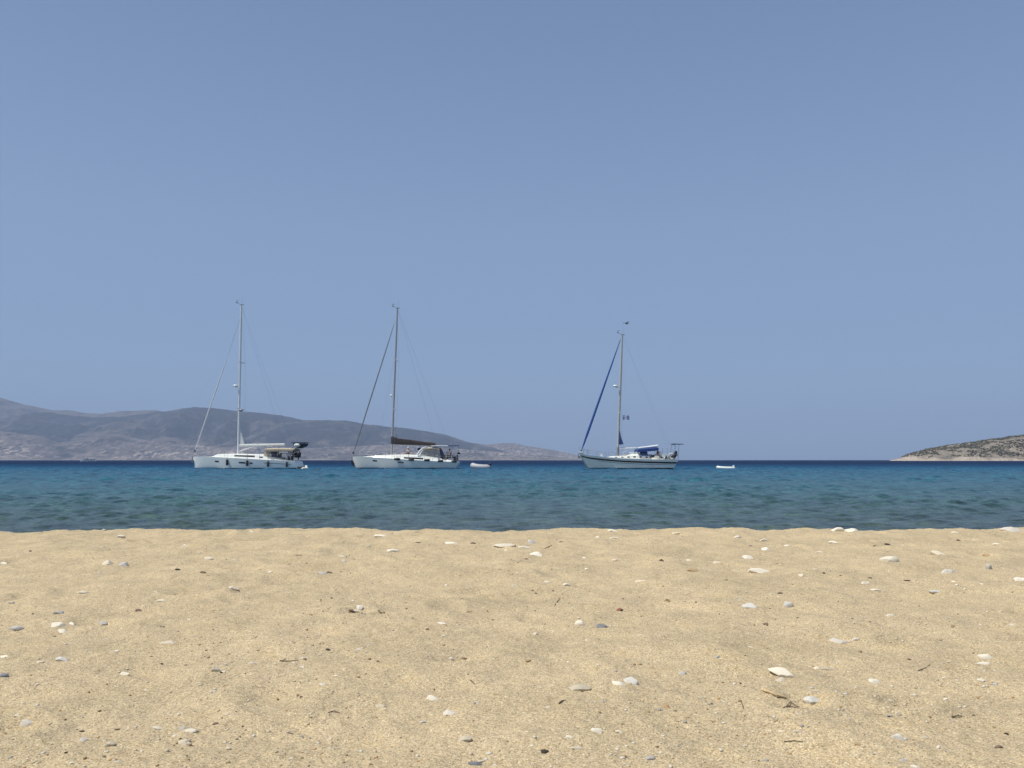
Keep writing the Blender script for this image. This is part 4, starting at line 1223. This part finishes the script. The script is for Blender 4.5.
# ------------------------------------------------------------------ people on board
def person(loc, label, pose, shirt, shorts, rz=0.0, hat=None, group="people on the anchored yachts"):
    """pose: 'stand' or 'sit'. loc = feet (stand) or seat (sit), facing +x before rz"""
    root = empty("person", loc, rz)
    tag(root, label, "person", group)
    hip = 0.92 if pose == 'stand' else 0.10
    J = {"pelvis": (0, 0, hip), "waist": (0.0, 0, hip + 0.18), "chest": (0.01, 0, hip + 0.42), "neck": (0.02, 0, hip + 0.56), "chin": (0.05, 0, hip + 0.63), "head": (0.04, 0, hip + 0.72), "crown": (0.03, 0, hip + 0.80)}
    Rr = {"pelvis": .145, "waist": .12, "chest": .15, "neck": .055, "chin": .07, "head": .095, "crown": .07}
    E = [("pelvis", "waist"), ("waist", "chest"), ("chest", "neck"), ("neck", "chin"), ("chin", "head"), ("head", "crown")]
    for s, n in ((-1, "r"), (1, "l")):
        if pose == 'stand':
            L = {"hip": (0, .09 * s, hip - .06), "knee": (.02, .10 * s, .48), "ankle": (-.02, .11 * s, .07), "toe": (.16, .13 * s, .03)}
            A = {"sho": (0, .19 * s, hip + .47), "elb": (.04, .25 * s, hip + .20), "wri": (.24, .20 * s, hip + .12), "hand": (.32, .18 * s, hip + .14)}
        else:
            L = {"hip": (.03, .09 * s, hip - .02), "knee": (.42, .13 * s, hip + .05), "ankle": (.45, .13 * s, hip - .36), "toe": (.60, .14 * s, hip - .40)}
            A = {"sho": (0, .19 * s, hip + .47), "elb": (.10, .26 * s, hip + .22), "wri": (.32, .20 * s, hip + .14), "hand": (.40, .18 * s, hip + .13)}
        rr = {"hip": .085, "knee": .058, "ankle": .042, "toe": .035, "sho": .062, "elb": .044, "wri": .032, "hand": .038}
        for d in (L, A):
            for k, p in d.items(): J[k + n] = p; Rr[k + n] = rr[k]
        E += [("pelvis", "hip" + n), ("hip" + n, "knee" + n), ("knee" + n, "ankle" + n), ("ankle" + n, "toe" + n),
              ("chest", "sho" + n), ("sho" + n, "elb" + n), ("elb" + n, "wri" + n), ("wri" + n, "hand" + n)]
    def skin(name, keys, mat, grow):
        ed = [(a, c_) for a, c_ in E if a in keys and c_ in keys]
        ks = list(keys)
        me = bpy.data.meshes.new(name)
        me.from_pydata([J[k] for k in ks], [(ks.index(a), ks.index(c_)) for a, c_ in ed], [])
        o = link(name, me, mat, root)
        md = o.modifiers.new("skin", 'SKIN')
        sl = me.skin_vertices[0].data if me.skin_vertices else None
        if sl is None:
            me.skin_vertices.new() if hasattr(me.skin_vertices, "new") else None
            sl = me.skin_vertices[0].data
        for i, k in enumerate(ks):
            sl[i].radius = (Rr[k] * grow, Rr[k] * grow)
        sl[ks.index("pelvis") if "pelvis" in ks else 0].use_root = True
        sub = o.modifiers.new("smooth", 'SUBSURF'); sub.levels = 2; sub.render_levels = 2
        return o
    order = ["pelvis"] + [k for k in J if k != "pelvis"]
    skin("body", order, M["skin"], 1.0)
    if shirt:
        skin("shirt", ["waist", "chest", "neck", "shor", "elbr", "shol", "elbl"][:2] + ["shor", "shol"], shirt, 1.32)
    skin("shorts", ["pelvis", "hipr", "hipl", "kneer", "kneel"], shorts, 1.15)
    hd = Vector(J["head"])
    MB().ball(hd + Vector((-.02, 0, .035)), (.115, .10, .10), 12, 8).build("hat" if hat else "hair", hat or M["hair"], root)
    return root

def at(boat, px, py, y=0.0): return Vector(boat.root.location) + Vector(boat.P(px, py, y))
person(at(boat3, 657.2, 464.2, -0.55), "person standing in the cockpit of the classic cream yacht in dark clothes", 'stand', M["brown"], M["navy"], 2.4)
person(at(boat2, 450.6, 457.4, -0.9), "person in red sitting at the stern of the yacht with the brown sail bag", 'sit', M["red"], M["navy"], 3.3)
person(at(boat2, 408.6, 455.4, -0.4), "person in a white shirt sitting on the cabin top near the mast", 'sit', M["white_canvas"], M["navy"], -1.2, M["white_canvas"])
person(at(boat1, 293.6, 463.5, -0.4), "person in navy standing at the helm under the tan canopy", 'stand', M["navy"], M["brown"], 2.8)

# ------------------------------------------------------------------ dinghies
def inflatable(px0, px1, pw, label, h=0.42, mat=None, seat=True, motor=True, Y=84.0, rz=0.0, bowrise=0.16, tube_r=None, rigid=False):
    k = Y / FPX
    L = (px1 - px0) * k
    root = empty("dinghy", (((px0 + px1) / 2 - 512) * k, Y, 0.0), rz)
    tag(root, label, "dinghy", "small tenders floating beside the yachts")
    r = tube_r or h * 0.5
    w = L * 0.42 / 2 if not rigid else L * 0.34 / 2
    pts, rad = [], []
    for t in np.linspace(-1, 1, 25):
        a = abs(t)
        x = -L / 2 + r + (L - 2 * r) * (a ** 1.6)
        y = w * math.copysign(min(1, (a * 1.5) ** 0.6), t)
        z = r * 0.62 + bowrise * (1 - a) ** 2
        pts.append((x, y, z)); rad.append(r * (0.55 if a > 0.985 else 1.0))
    mat = mat or M["tube_grey"]
    MB().tube(pts, rad, 12).build("tube" if not rigid else "gunwale", mat, root)
    secs = []
    for i in range(9):
        a = i / 8
        x = -L / 2 + r * 1.3 + (L - 2.4 * r) * a
        ww = w * min(1, (a * 1.5 + 0.1) ** 0.6)
        zc = -0.06 + bowrise * 0.7 * (1 - a) ** 2
        secs.append([(x, -ww, zc + 0.16), (x, 0, zc), (x, ww, zc + 0.16), (x, ww, zc + 0.22), (x, 0, zc + 0.12), (x, -ww, zc + 0.22)])
    MB().sections(secs).build("hull", M["gel_white"] if rigid else M["floor_grey"], root)
    MB().box((L / 2 - r * 1.3, 0, 0.26), (0.05, w * 1.7, 0.34)).build("transom", M["gel_white"], root)
    if seat:
        MB().box((L * 0.12, 0, r * 1.25), (0.26, w * 1.9, 0.06)).build("seat", M["gel_white"], root)
    if motor:
        o = MB().ball((L / 2 - r * 0.7, 0, 0.55), (0.15, 0.12, 0.16), 10, 7).build("outboard_motor", M["black"], root)
        MB().tube([(L / 2 - r * .7, 0, 0.45), (L / 2 - r * .6, 0, -0.2)], [0.07, 0.05], 8).build("leg", M["wire"], o)
        MB().tube([(L / 2 - r, 0, 0.52), (L / 2 - r - 0.35, 0.05, 0.56)], 0.02, 6).build("tiller", M["black"], o)
    return root
inflatable(470.2, 492.4, 0, "pale grey inflatable dinghy with raised bow trailing behind the brown bagged yacht", h=0.62, bowrise=0.20, rz=R(6))
inflatable(716.4, 735.2, 0, "small empty white dinghy floating alone astern of the classic cream yacht", h=0.32, mat=M["gel_white"], motor=False, bowrise=0.10, Y=86.0, rz=R(-5))
inflatable(300.8, 308.6, 0, "tiny white dinghy seen end on at the stern of the tan canopied yacht", h=0.34, mat=M["gel_white"], motor=False, Y=83.6, rz=R(70), bowrise=0.05, tube_r=0.12)

# distant motor boat under the far shore
Ym = 560.0
km = Ym / FPX
root = empty("motor_boat", ((88 - 512) * km, Ym, 0.0))
tag(root, "white motor boat far off under the hills across the bay", "boat")
L = 15 * km
secs = []
for i in range(13):
    u_ = i / 12
    bw = 1.7 * min(1, math.sin(math.pi / 2 * min(1, u_ * 1.6 + 0.02))) 
    x = -L / 2 + L * u_
    zs_ = 1.35 - 0.45 * u_
    xs_ = x - (1 - u_) * 0.7
    zs_ += 0.5
    secs.append([(xs_, -bw, zs_), (x, -bw * .8, 0.1), (x, -bw * .5, -0.4), (x, bw * .5, -0.4), (x, bw * .8, 0.1), (xs_, bw, zs_)])
MB().sections(secs).build("hull", M["gel_white"], root)
cb = MB().prism([(-3.0, 0.9), (-1.8, 2.2), (1.6, 2.4), (2.2, 0.8)], -1.2, 1.2).build("cabin", M["gel_white"], root, smooth=False)
MB().prism([(-2.4, 1.45), (-1.75, 2.0), (1.2, 2.1), (1.5, 1.45)], -1.23, 1.23).build("window", M["glass"], cb, smooth=False)
MB().box((3.2, 0, 1.3), (2.6, 2.0, 0.9)).build("cockpit_cover", M["navy"], root, smooth=False)
MB().tube([(-1.4, 0, 2.2), (-1.3, 0, 3.8)], 0.12, 6).build("mast", M["gel_white"], root)

# bird gliding just above the masthead of yacht 3
bird = empty("bird", Vector(((626.4 - 512) * 86 / FPX, 86.0, 1.0 + (460 - 323.6) * 86 / FPX)), R(35))
tag(bird, "dark bird in flight just above the mast of the blue genoa yacht", "bird")
mb = MB()
mb.sections([[(x, r_ * math.cos(t), r_ * 0.9 * math.sin(t) + zc) for t in np.linspace(0, 2 * math.pi, 9)[:-1]] for x, r_, zc in
             ((-0.24, 0.005, 0.02), (-0.20, 0.025, 0.02), (-0.15, 0.045, 0.02), (-0.05, 0.075, 0.0), (0.08, 0.065, 0), (0.18, 0.035, 0.01), (0.30, 0.045, 0.015), (0.33, 0.01, 0.015))])
for sd in (-1, 1):
    mb.sections([[(x0_, sd * y_, z_), ((x0_ + x1_) / 2, sd * y_, z_ + 0.018), (x1_, sd * y_, z_ - 0.004), ((x0_ + x1_) / 2, sd * y_, z_ - 0.006)] for y_, x0_, x1_, z_ in
                 ((0.03, -0.10, 0.10, 0.03), (0.18, -0.13, 0.07, 0.12), (0.36, -0.09, 0.06, 0.16), (0.52, -0.01, 0.07, 0.13), (0.60, 0.05, 0.07, 0.10))])
mb.build("bird_body", M["feather"], bird)

# ------------------------------------------------------------------ stones and debris on the sand
def stone_mesh(seed, flat=0.55, planes=15, facet=0.70):
    rs = np.random.RandomState(seed)
    v = ICO3_V.copy()
    for _ in range(planes):
        n = rs.normal(size=3); n /= np.linalg.norm(n)
        d = rs.uniform(facet - 0.16, facet + 0.12)
        over = np.clip(v @ n - d, 0, None)
        v = v - over[:, None] * n[None] * 0.92
    v = v + 0.11 * (fbm(v[:, 0] * 3 + seed, v[:, 1] * 3 + v[:, 2] * 2.1, 3, seed) - 0.5)[:, None] * v * 2
    ext = np.abs(v).max(0)
    v = v / ext
    me = bpy.data.meshes.new("stone")
    me.from_pydata(v.tolist(), [], ICO3_F.tolist())
    for p in me.polygons: p.use_smooth = True
    me.set_sharp_from_angle(angle=R(32)) if hasattr(me, "set_sharp_from_angle") else None
    return me

# x, y (photo pixel of the middle), width, height in pixels, colour, own label (None = one of the many)
WPEB = ("small white pebble lying in the sand, one of many like it", "small white pebbles on the sand")
STONES = [
 (119.4,536.3,9,3.6,"white","flat white stone just below the sand crest under the tan canopied yacht's bow"),
 (103,547,5,2.4,"cream",None), (3,563,8,2.6,"white","white stone cut by the photo's left edge, highest of those there"),
 (106.8,562,12,6.5,"cream","blocky cream stone with shaded right face, largest on the upper left sand"),
 (123,564,8,5,"grey","rough grey stone right beside the blocky cream stone"),
 (208,557.6,10,4,"white","white flake lying in the sand under the left yacht's mast"),
 (235.6,560,6,3,"cream",None), (233,587.5,9,4.5,"cream","cream stone casting a small brown shadow in the upper left sand"),
 (208,585.5,4,2.2,"white",None), (82.4,592,10,4.2,"white","bright white wedge stone alone in the left sand"),
 (161,600,8,2.6,"white",None), (58,612,9,4,"grey","light grey stone just above the cluster of white stones at left"),
 (57.6,624,13,5.2,"white","widest white stone in the small cluster at left"),
 (71.5,623.5,7,3.6,"white","small white stone at the right end of the cluster at left"),
 (62,630.5,8.5,7,"white","rounded white stone lowest in the cluster at left"),
 (102.6,622,8,5,"grey","speckled grey stone to the right of the white cluster"),
 (14.7,627.7,13,5,"grey","flat grey stone sunk in the sand near the left edge"),
 (3,655.6,9,3,"white","white flake at the left edge midway down the sand"),
 (62,658.4,12,5.6,"blue","pale blue grey stone below the white cluster at left"),
 (40,661,7,3.4,"cream",None),
 (168,641.7,13,5,"cream","cream stone half sunk in sand with a pale rim, left of centre"),
 (124,673,9,4.6,"white","slender tilted white flake on the lower left sand"),
 (213.5,669,11,6.6,"cream","triangular cream stone alone on the lower left sand"),
 (3,674.5,9,5.6,"slate","dark blue grey stone at the left edge"),
 (26.5,720,12,7.6,"lilac","white stone with dark right face near the lower left corner"),
 (82,738,10,5,"grey","smooth grey pebble beside a dark flake near the lower left"),
 (109,743,10,8.4,"cream","rounded two toned stone, lowest large one at lower left"),
 (158,727,10,3,"white","thin white sliver on the lower left sand"),
 (190,729,12,3.6,"white","long flat white stone on the lower left sand"),
 (174.5,734.5,6,3.6,"white",None), (183,741,10,6,"cream","cream lump half buried under the long flat white stone"),
 (22,702,4,2.4,"white",None), (251,663,6,3.2,"cream",None), (251,531.6,4,2.6,"white",None), (104,529.8,5,2.4,"cream",None),
 (392.8,550,12,5.2,"white","bright white oval stone below the middle yacht's mast"),
 (379.6,535.8,14,3.4,"white","long low white stone on the sand crest below the middle yacht"),
 (368.4,545.7,4,3,"white",None), (451.5,543,13,2.6,"white","thin white streak of stone near the crest, below the middle yacht's stern"),
 (504,544.7,20,3,"white","long thin white slab near the crest, left of the curved white stone"),
 (341.5,556,9,2.4,"cream",None), (322,573,8,3.4,"grey","grey stone touching a dark scrap in the upper middle sand"),
 (270,572,5,2.4,"white",None), (359,605.6,7,6.4,"lilac","upright grey lilac stone beside brown debris, left of centre"),
 (355.5,610,7,2.4,"white",None), (441.7,622.5,8,3.6,"lilac","pale lilac pebble alone in the middle of the sand"),
 (470,610.6,5,3,"tan",None), (514,585,4,2.6,"white",None),
 (303,657.7,9,3.4,"cream","flat cream stone beside thin twigs, left of centre"),
 (451,657.7,6,3.4,"lilac",None), (433,697.5,12,7,"white","white egg shaped stone on the lower middle sand"),
 (448.7,712,14,7.2,"lilac","white and lilac stone just below the white egg shaped one"),
 (464,738,14,9,"cream","sand coloured stone half buried at the bottom centre"),
 (476,762.5,13,6,"slate","grey stone with dark underside at the bottom edge, centre"),
 (380,705,10,3.2,"cream",None), (268,730,5,3,"cream",None),
 (536.4,553.7,12,4.6,"white","clean white oval stone directly below the curved white stone near the crest"),
 (524,546.8,14,3.4,"white","curved white stone with dark right tip near the crest"),
 (531.5,542,8,5,"blue","pale grey stone just above the curved white stone"),
 (612.5,530.6,9,3.6,"white","white stone on the skyline of the sand below the right yacht's mast"),
 (598,537,5,2.4,"white",None), (614,537.6,9,2.4,"white",None), (737,536.7,7,2.8,"white",None), (764,539.8,8,3.2,"white",None),
 (766,549,7.5,3.8,"white",None), (748,557,10,4.4,"lilac","greyish white stone above the large white stone right of centre"),
 (693.5,570,10,5,"tan","orange tan stone, the only orange one on the upper sand"),
 (760.5,570.5,20,5.6,"white","largest white stone of the upper right sand, low and long"),
 (614.6,560,7,3,"cream",None), (641,580.6,10,2.6,"cream",None), (566.5,584,7,3.4,"white",None), (547,581,5,2.8,"white",None),
 (750.4,604.7,13,9,"blue","pale blue stone with rounded top right of centre"),
 (667,599.4,6,3.4,"tan",None), (619.5,609,7.5,4.4,"red","reddish brown stone, the only red one"),
 (579.7,622.5,11,7,"white","brightest white pointed stone in the middle of the sand"),
 (602.7,625.6,10,5,"slate","slate grey stone to the right of the brightest white stone"),
 (682,672,8,5.4,"grey","grey white stone half sunk right of the white and glassy pair"),
 (578,687,23,8.4,"cream","long knobbly cream stone, largest in the lower middle sand"),
 (620,683,13,6.6,"white","smooth white stone leaning on a glassy grey one"),
 (630.7,680.5,15,10,"blue","glassy grey stone behind the smooth white stone"),
 (602,700,5,5,"grey",None), (665.6,706,8,4,"tan","tan stone with dark underside on the lower sand, right of centre"),
 (569,735,8.5,7,"white","rounded white stone, leftmost of the three lower middle ones"),
 (596.5,730,11,6,"white","white stone with dark lower right side, middle of three"),
 (618.8,731.3,7,3.6,"white","small flat white stone, rightmost of the three lower middle ones"),
 (577.6,746,11,4,"white","flat white stone close to the bottom edge, centre"),
 (650,755.8,10,6,"grey","pale grey stone close to the bottom edge, right of centre"),
 (527.7,660,7,3.4,"tan",None),
 (838.7,529.6,14,5.6,"white","rounded white boulder on the sand crest, larger of two side by side"),
 (852.7,530.4,12,4.4,"white","lower white stone on the sand crest beside the rounded boulder"),
 (1012,529.3,19,5.4,"lilac","greyish white boulder with dark end on the crest at far right"),
 (834,542,9,4,"white","white stone just below the two crest boulders"),
 (938.5,553,12,4.6,"cream","tilted flake with white top and dark underside at upper right"),
 (889,558.9,17,6,"white","broad white stone with stepped top at upper right"),
 (949,570.5,11,7,"lilac","pale lilac rounded stone at upper right"),
 (989,566.4,6,8,"blue","tall narrow grey white stone at upper right"),
 (1020.6,578,11,7,"lilac","white and grey stone at the right edge"),
 (935.8,590.5,12,4,"blue","flat blue grey stone with trailing pale line at right"),
 (865.3,582.5,8,3,"white",None), (875,589.5,13,2.6,"white","thin flat white stone under the right side's small dark scrap"),
 (788.5,604,10,8,"blue","grey white pointed stone right of the pale blue one"),
 (891.8,614.6,9,2.8,"white",None), (836.7,639.7,21,6,"lilac","long pale grey stone almost level with the sand at right"),
 (855.5,639,7,4,"lilac",None), (986.8,655.6,13,7.4,"white","white triangular stone near the right edge"),
 (983.3,663,14,3.4,"white","flat white bar of stone under the triangular one"),
 (782,671.8,27,8,"white","long white slab with dark underside, largest stone at lower right"),
 (782,679.4,11,5,"cream","cream stone half buried under the long white slab"),
 (830.4,668,18,4.2,"cream","flat cream slab with pointed right end"),
 (875,680.8,12,6.2,"white","white wedge stone on the lower right sand"),
 (813.6,699,17,9,"blue","smooth pale blue grey stone beside the tan stick"),
 (899,735.5,11,10,"blue","grey white shell like stone at lower right"),
 (905.6,737.5,5,8,"lilac","small upright white piece against the shell like stone"),
 (946,698.6,5,3,"white",None), (798,729.6,8,3.6,"cream",None), (802,575,6,3.4,"cream",None), (1012.6,624,5,2.6,"white",None),
 (997,544,6,2.8,"white",None), (986.7,554.5,6,3,"tan",None), (915,766,9,4,"white","white stone cut by the bottom edge at right"),
 (954,581,5,3,"white",None), (957,585,4,2.4,"white",None), (787,545,5,2.2,"white",None), (820,552,6,2.2,"white",None),
 (717,562,7,2.2,"white",None), (560,541,6,2.4,"cream",None), (676,533,8,2.6,"cream",None), (690,560,6,2.0,"cream",None), (955,532,9,2.0,"cream",None),
]
DARK = [ (177,569,6.5,4.2), (202.5,572,6,3), (138,610,7.5,4.4), (82,730.5,7,2.8), (117,728.5,6,2.2), (215,722.6,7,3.4), (66,752,4,2.6), (104,755,5,2.6),
 (151.5,656,3,2.4), (161.6,663,3,2.6), (53.8,636.4,4,2.4), (30,550.6,3.4,1.8), (417,542.5,8,2), (473,543,6,2.4), (298.6,554.8,7,2.2), (290,564,4.5,1.6),
 (329,572.4,6.5,4), (350,610,8.5,4), (327.6,649,7,2.6), (378,661,3.6,3.2), (462.6,657.7,9,2.6), (468,674,2.6,2.4), (291,733,6,2.2), (427,629,4.5,3),
 (661.4,560,7,4), (766,623.5,6,2.6), (723,682,3.6,2.8), (887.6,544.4,6.5,3.2), (958.8,540,4,3.2), (870.5,577.6,5.4,3.4), (907,580,7,2), (973.5,713.6,4.4,3),
 (999.6,746,8,5), (544,750.5,12,5.4), (553,590.6,3,2.6), (841,575,3,2), (824,573,2.6,3), (766.6,624.5,3,2.6), (905,690,3.6,2.4), (338,740,5,2), (319,742,4,2),
 (875,545.5,4,2), (780,593,7,2.2), (526,558.6,4,2.6), (600,711,3,2), (741,683,3,2) ]
DLAB = ("small dark scrap of dried debris on the sand, one of many", "dark scraps scattered on the sand")
protos = {}
def stone(name, px, py, w, h, kind, label, cat, group=None, i=0, tilt=0.0, rnd=None):
    rnd = rnd or random
    x, y, z = on_sand(px, py + h * 0.30)
    k = y / FPX
    sx = w * k / 2 * 1.06
    grz = (py - HORIZON) / FPX                       # how steeply the sand is seen
    rise = max(0.45, min(0.9, 1 - grz * 1.0))
    sz = h * k * rise * 0.66
    sy = min(sx * rnd.uniform(0.65, 0.95), max(sx * 0.4, h * k * (1 - rise) / max(grz, 0.05)))
    key = i % 26
    if key not in protos:
        protos[key] = stone_mesh(100 + key)
    mkey = (key, kind)
    if mkey not in protos:
        me = protos[key].copy(); me.materials.append(SM[kind]); protos[mkey] = me
    o = bpy.data.objects.new(name, protos[mkey])
    col.objects.link(o)
    o.location = (x, y + sy * 0.35, z - sz * 0.10)
    o.scale = (sx * 1.16, sy * 1.08, sz * 1.38)
    o.rotation_euler = (rnd.uniform(-.12, .12), tilt + rnd.uniform(-.10, .10), rnd.uniform(-0.35, 0.35))
    if label and "dark underside, largest" in label:
        o.scale.z *= 1.2; o.location.z += 0.004
    tag(o, label, cat, group)
    return o
rnd = random.Random(3)
for i, (px_, py_, w_, h_, kind, lab) in enumerate(STONES):
    tilt = {140: 0}.get(i, 0.0)
    if lab and "slab with dark underside" in lab: tilt = 0.20
    if lab and "tilted flake" in lab: tilt = 0.25
    if lab:
        stone("stone", px_, py_, w_, h_, kind, lab, "stone", "larger stones lying on the beach", i, tilt, rnd)
    else:
        word = {"white": "white", "cream": "cream", "lilac": "pale lilac", "tan": "tan", "grey": "grey"}[kind]
        stone("pebble", px_, py_, w_, h_, kind, "small %s pebble lying in the sand, one of many like it" % word, "pebble", "small %s pebbles on the sand" % word, i, 0, rnd)
for i, (px_, py_, w_, h_) in enumerate(DARK):
    big = {(544, 750.5): "largest dark driftwood scrap, near the bottom edge in the centre",
           (999.6, 746): "dark crumbly scrap near the lower right corner"}.get((px_, py_))
    stone("debris_scrap", px_, py_, w_ * 0.85, h_ * 0.8, "dark" if i % 3 == 0 else "brown", big or DLAB[0], "debris", DLAB[1], i + 5, 0, rnd)

# more small pebbles between them, each its own
for i in range(140):
    py_ = 545 + 220 * rnd.random() ** 1.3
    px_ = rnd.uniform(4, 1020)
    kind = rnd.choice(["white", "white", "cream", "cream", "cream", "tan", "grey"])
    w_ = rnd.uniform(2.6, 5.6) * (0.7 + (py_ - 530) / 330)
    word = {"white": "white", "cream": "cream", "tan": "tan", "grey": "grey"}[kind]
    stone("pebble", px_, py_, w_, w_ * rnd.uniform(.4, .62), kind, "small %s pebble lying in the sand, one of many like it" % word, "pebble", "small %s pebbles on the sand" % word, i, 0, rnd)

# sticks and twigs
def stick(name, pts_px, r_px, mat, label, group=None, lift=1.0):
    base = [on_sand(*p) for p in pts_px]
    x0, y0, z0 = base[0]
    k = y0 / FPX
    n = len(base)
    vs = []
    for i, p in enumerate(base):
        jx = rnd.uniform(-.3, .3) * r_px * k
        vs.append((p[0] - x0 + jx, p[1] - y0, p[2] - z0 + r_px * k * lift * (1 + (0.6 if 0 < i < n - 1 else 0))))
    o = MB().tube(vs, [r_px * k * (1.0 - 0.45 * i / max(1, n - 1)) for i in range(n)], 8).build(name, mat, None, loc=(x0, y0, z0))
    return tag(o, label, "stick", group)
stick("stick", [(762, 691), (768, 693.2), (776, 696.2), (787, 699)], 1.5, SM["wood"], "pale tan stick lying beside the smooth blue grey stone")
tg = "dark twigs on the sand"
dk = SM["twig"]
t1 = stick("twig", [(783.5, 708), (789, 706.5), (795, 707.5), (799, 707)], 0.55, dk, "dark dried plant tangle just below the pale tan stick", tg)
for q in ([(786, 707.5), (791, 702.5)], [(790, 702.5), (797, 707)]):
    base = [Vector(on_sand(*p)) - t1.location for p in q]
    MB().tube([p + Vector((0, 0, 0.004)) for p in base], 0.0010, 6).build("stem", dk, t1)
stick("twig", [(784, 740.8), (794, 740), (803, 740.6)], 0.55, dk, "thin straight dark twig low down, right of centre near the bottom edge", tg)
stick("twig", [(952, 716.6), (957, 716.2), (962, 716.6)], 0.8, dk, "short dark twig near the lower right, right of the shell like stone", tg)
stick("twig", [(559, 703.5), (562, 701.4), (566, 700.3)], 0.7, dk, "short bent dark twig below the long knobbly cream stone", tg)
stick("twig", [(741, 701), (742.5, 705), (743.5, 709)], 0.5, dk, "thin upright twig above the lower right sand, left of the pale tan stick", tg)
stick("twig", [(555, 605), (557.5, 602), (560, 598)], 0.45, dk, "thin slanting twig above the brightest white stone", tg)
stick("twig", [(280, 661), (289, 661.6), (298, 660)], 0.6, dk, "thin brown twig beside the flat cream stone, left of centre", tg)
stick("twig", [(328, 712.6), (334, 711.6), (340, 712.4)], 0.7, dk, "dark twig on the lower left sand, left of the white egg shaped stone", tg)
stick("twig", [(470, 680), (472.5, 682.4), (475, 684)], 0.6, dk, "tiny slanting twig right above the white egg shaped stone", tg)
stick("twig", [(918, 671), (926, 668), (930, 664.6)], 0.45, dk, "hair thin twig left of the white triangular stone", tg)
stick("twig", [(545, 549), (548.5, 547.2), (551.5, 546)], 0.5, dk, "short dark twig right of the curved white stone near the crest", tg)

# loose grit, far too much to count
rng = np.random.RandomState(5)
n = 21000
yy = 1.15 + (6.9 - 1.15) * rng.rand(n) ** 1.5
xx = (rng.rand(n) * 2 - 1) * (0.72 * yy + 0.8)
clump = fbm(xx * 1.6, yy * 1.6, 3, 44)
keep = rng.rand(n) < np.clip((clump - 0.30) * 3.2, 0.12, 1)
xx, yy = xx[keep], yy[keep]
sz = 0.0011 + 0.0038 * rng.rand(len(xx)) ** 3.2
zz = sand_height(xx, yy) + sand_fine(xx, yy) + sz * 0.2
pal = np.array([(0.62, 0.58, 0.48), (0.55, 0.46, 0.32), (0.40, 0.29, 0.16), (0.28, 0.19, 0.11), (0.10, 0.08, 0.06), (0.35, 0.34, 0.32), (0.50, 0.33, 0.17), (0.045, 0.035, 0.03)])
pc = pal[rng.choice(len(pal), len(xx), p=[0.32, 0.28, 0.17, 0.07, 0.02, 0.07, 0.06, 0.01])]
scl = np.stack([sz * rng.uniform(.9, 1.5, len(xx)), sz * rng.uniform(.8, 1.2, len(xx)), sz * rng.uniform(.5, .8, len(xx))], -1)
grit = link("grit", scatter_mesh("grit", np.stack([xx, yy, zz], -1), scl, pc, rng, jitter=0.22), M["grit"])
tag(grit, "loose grit and tiny shell bits in the sand", None, None, "stuff")
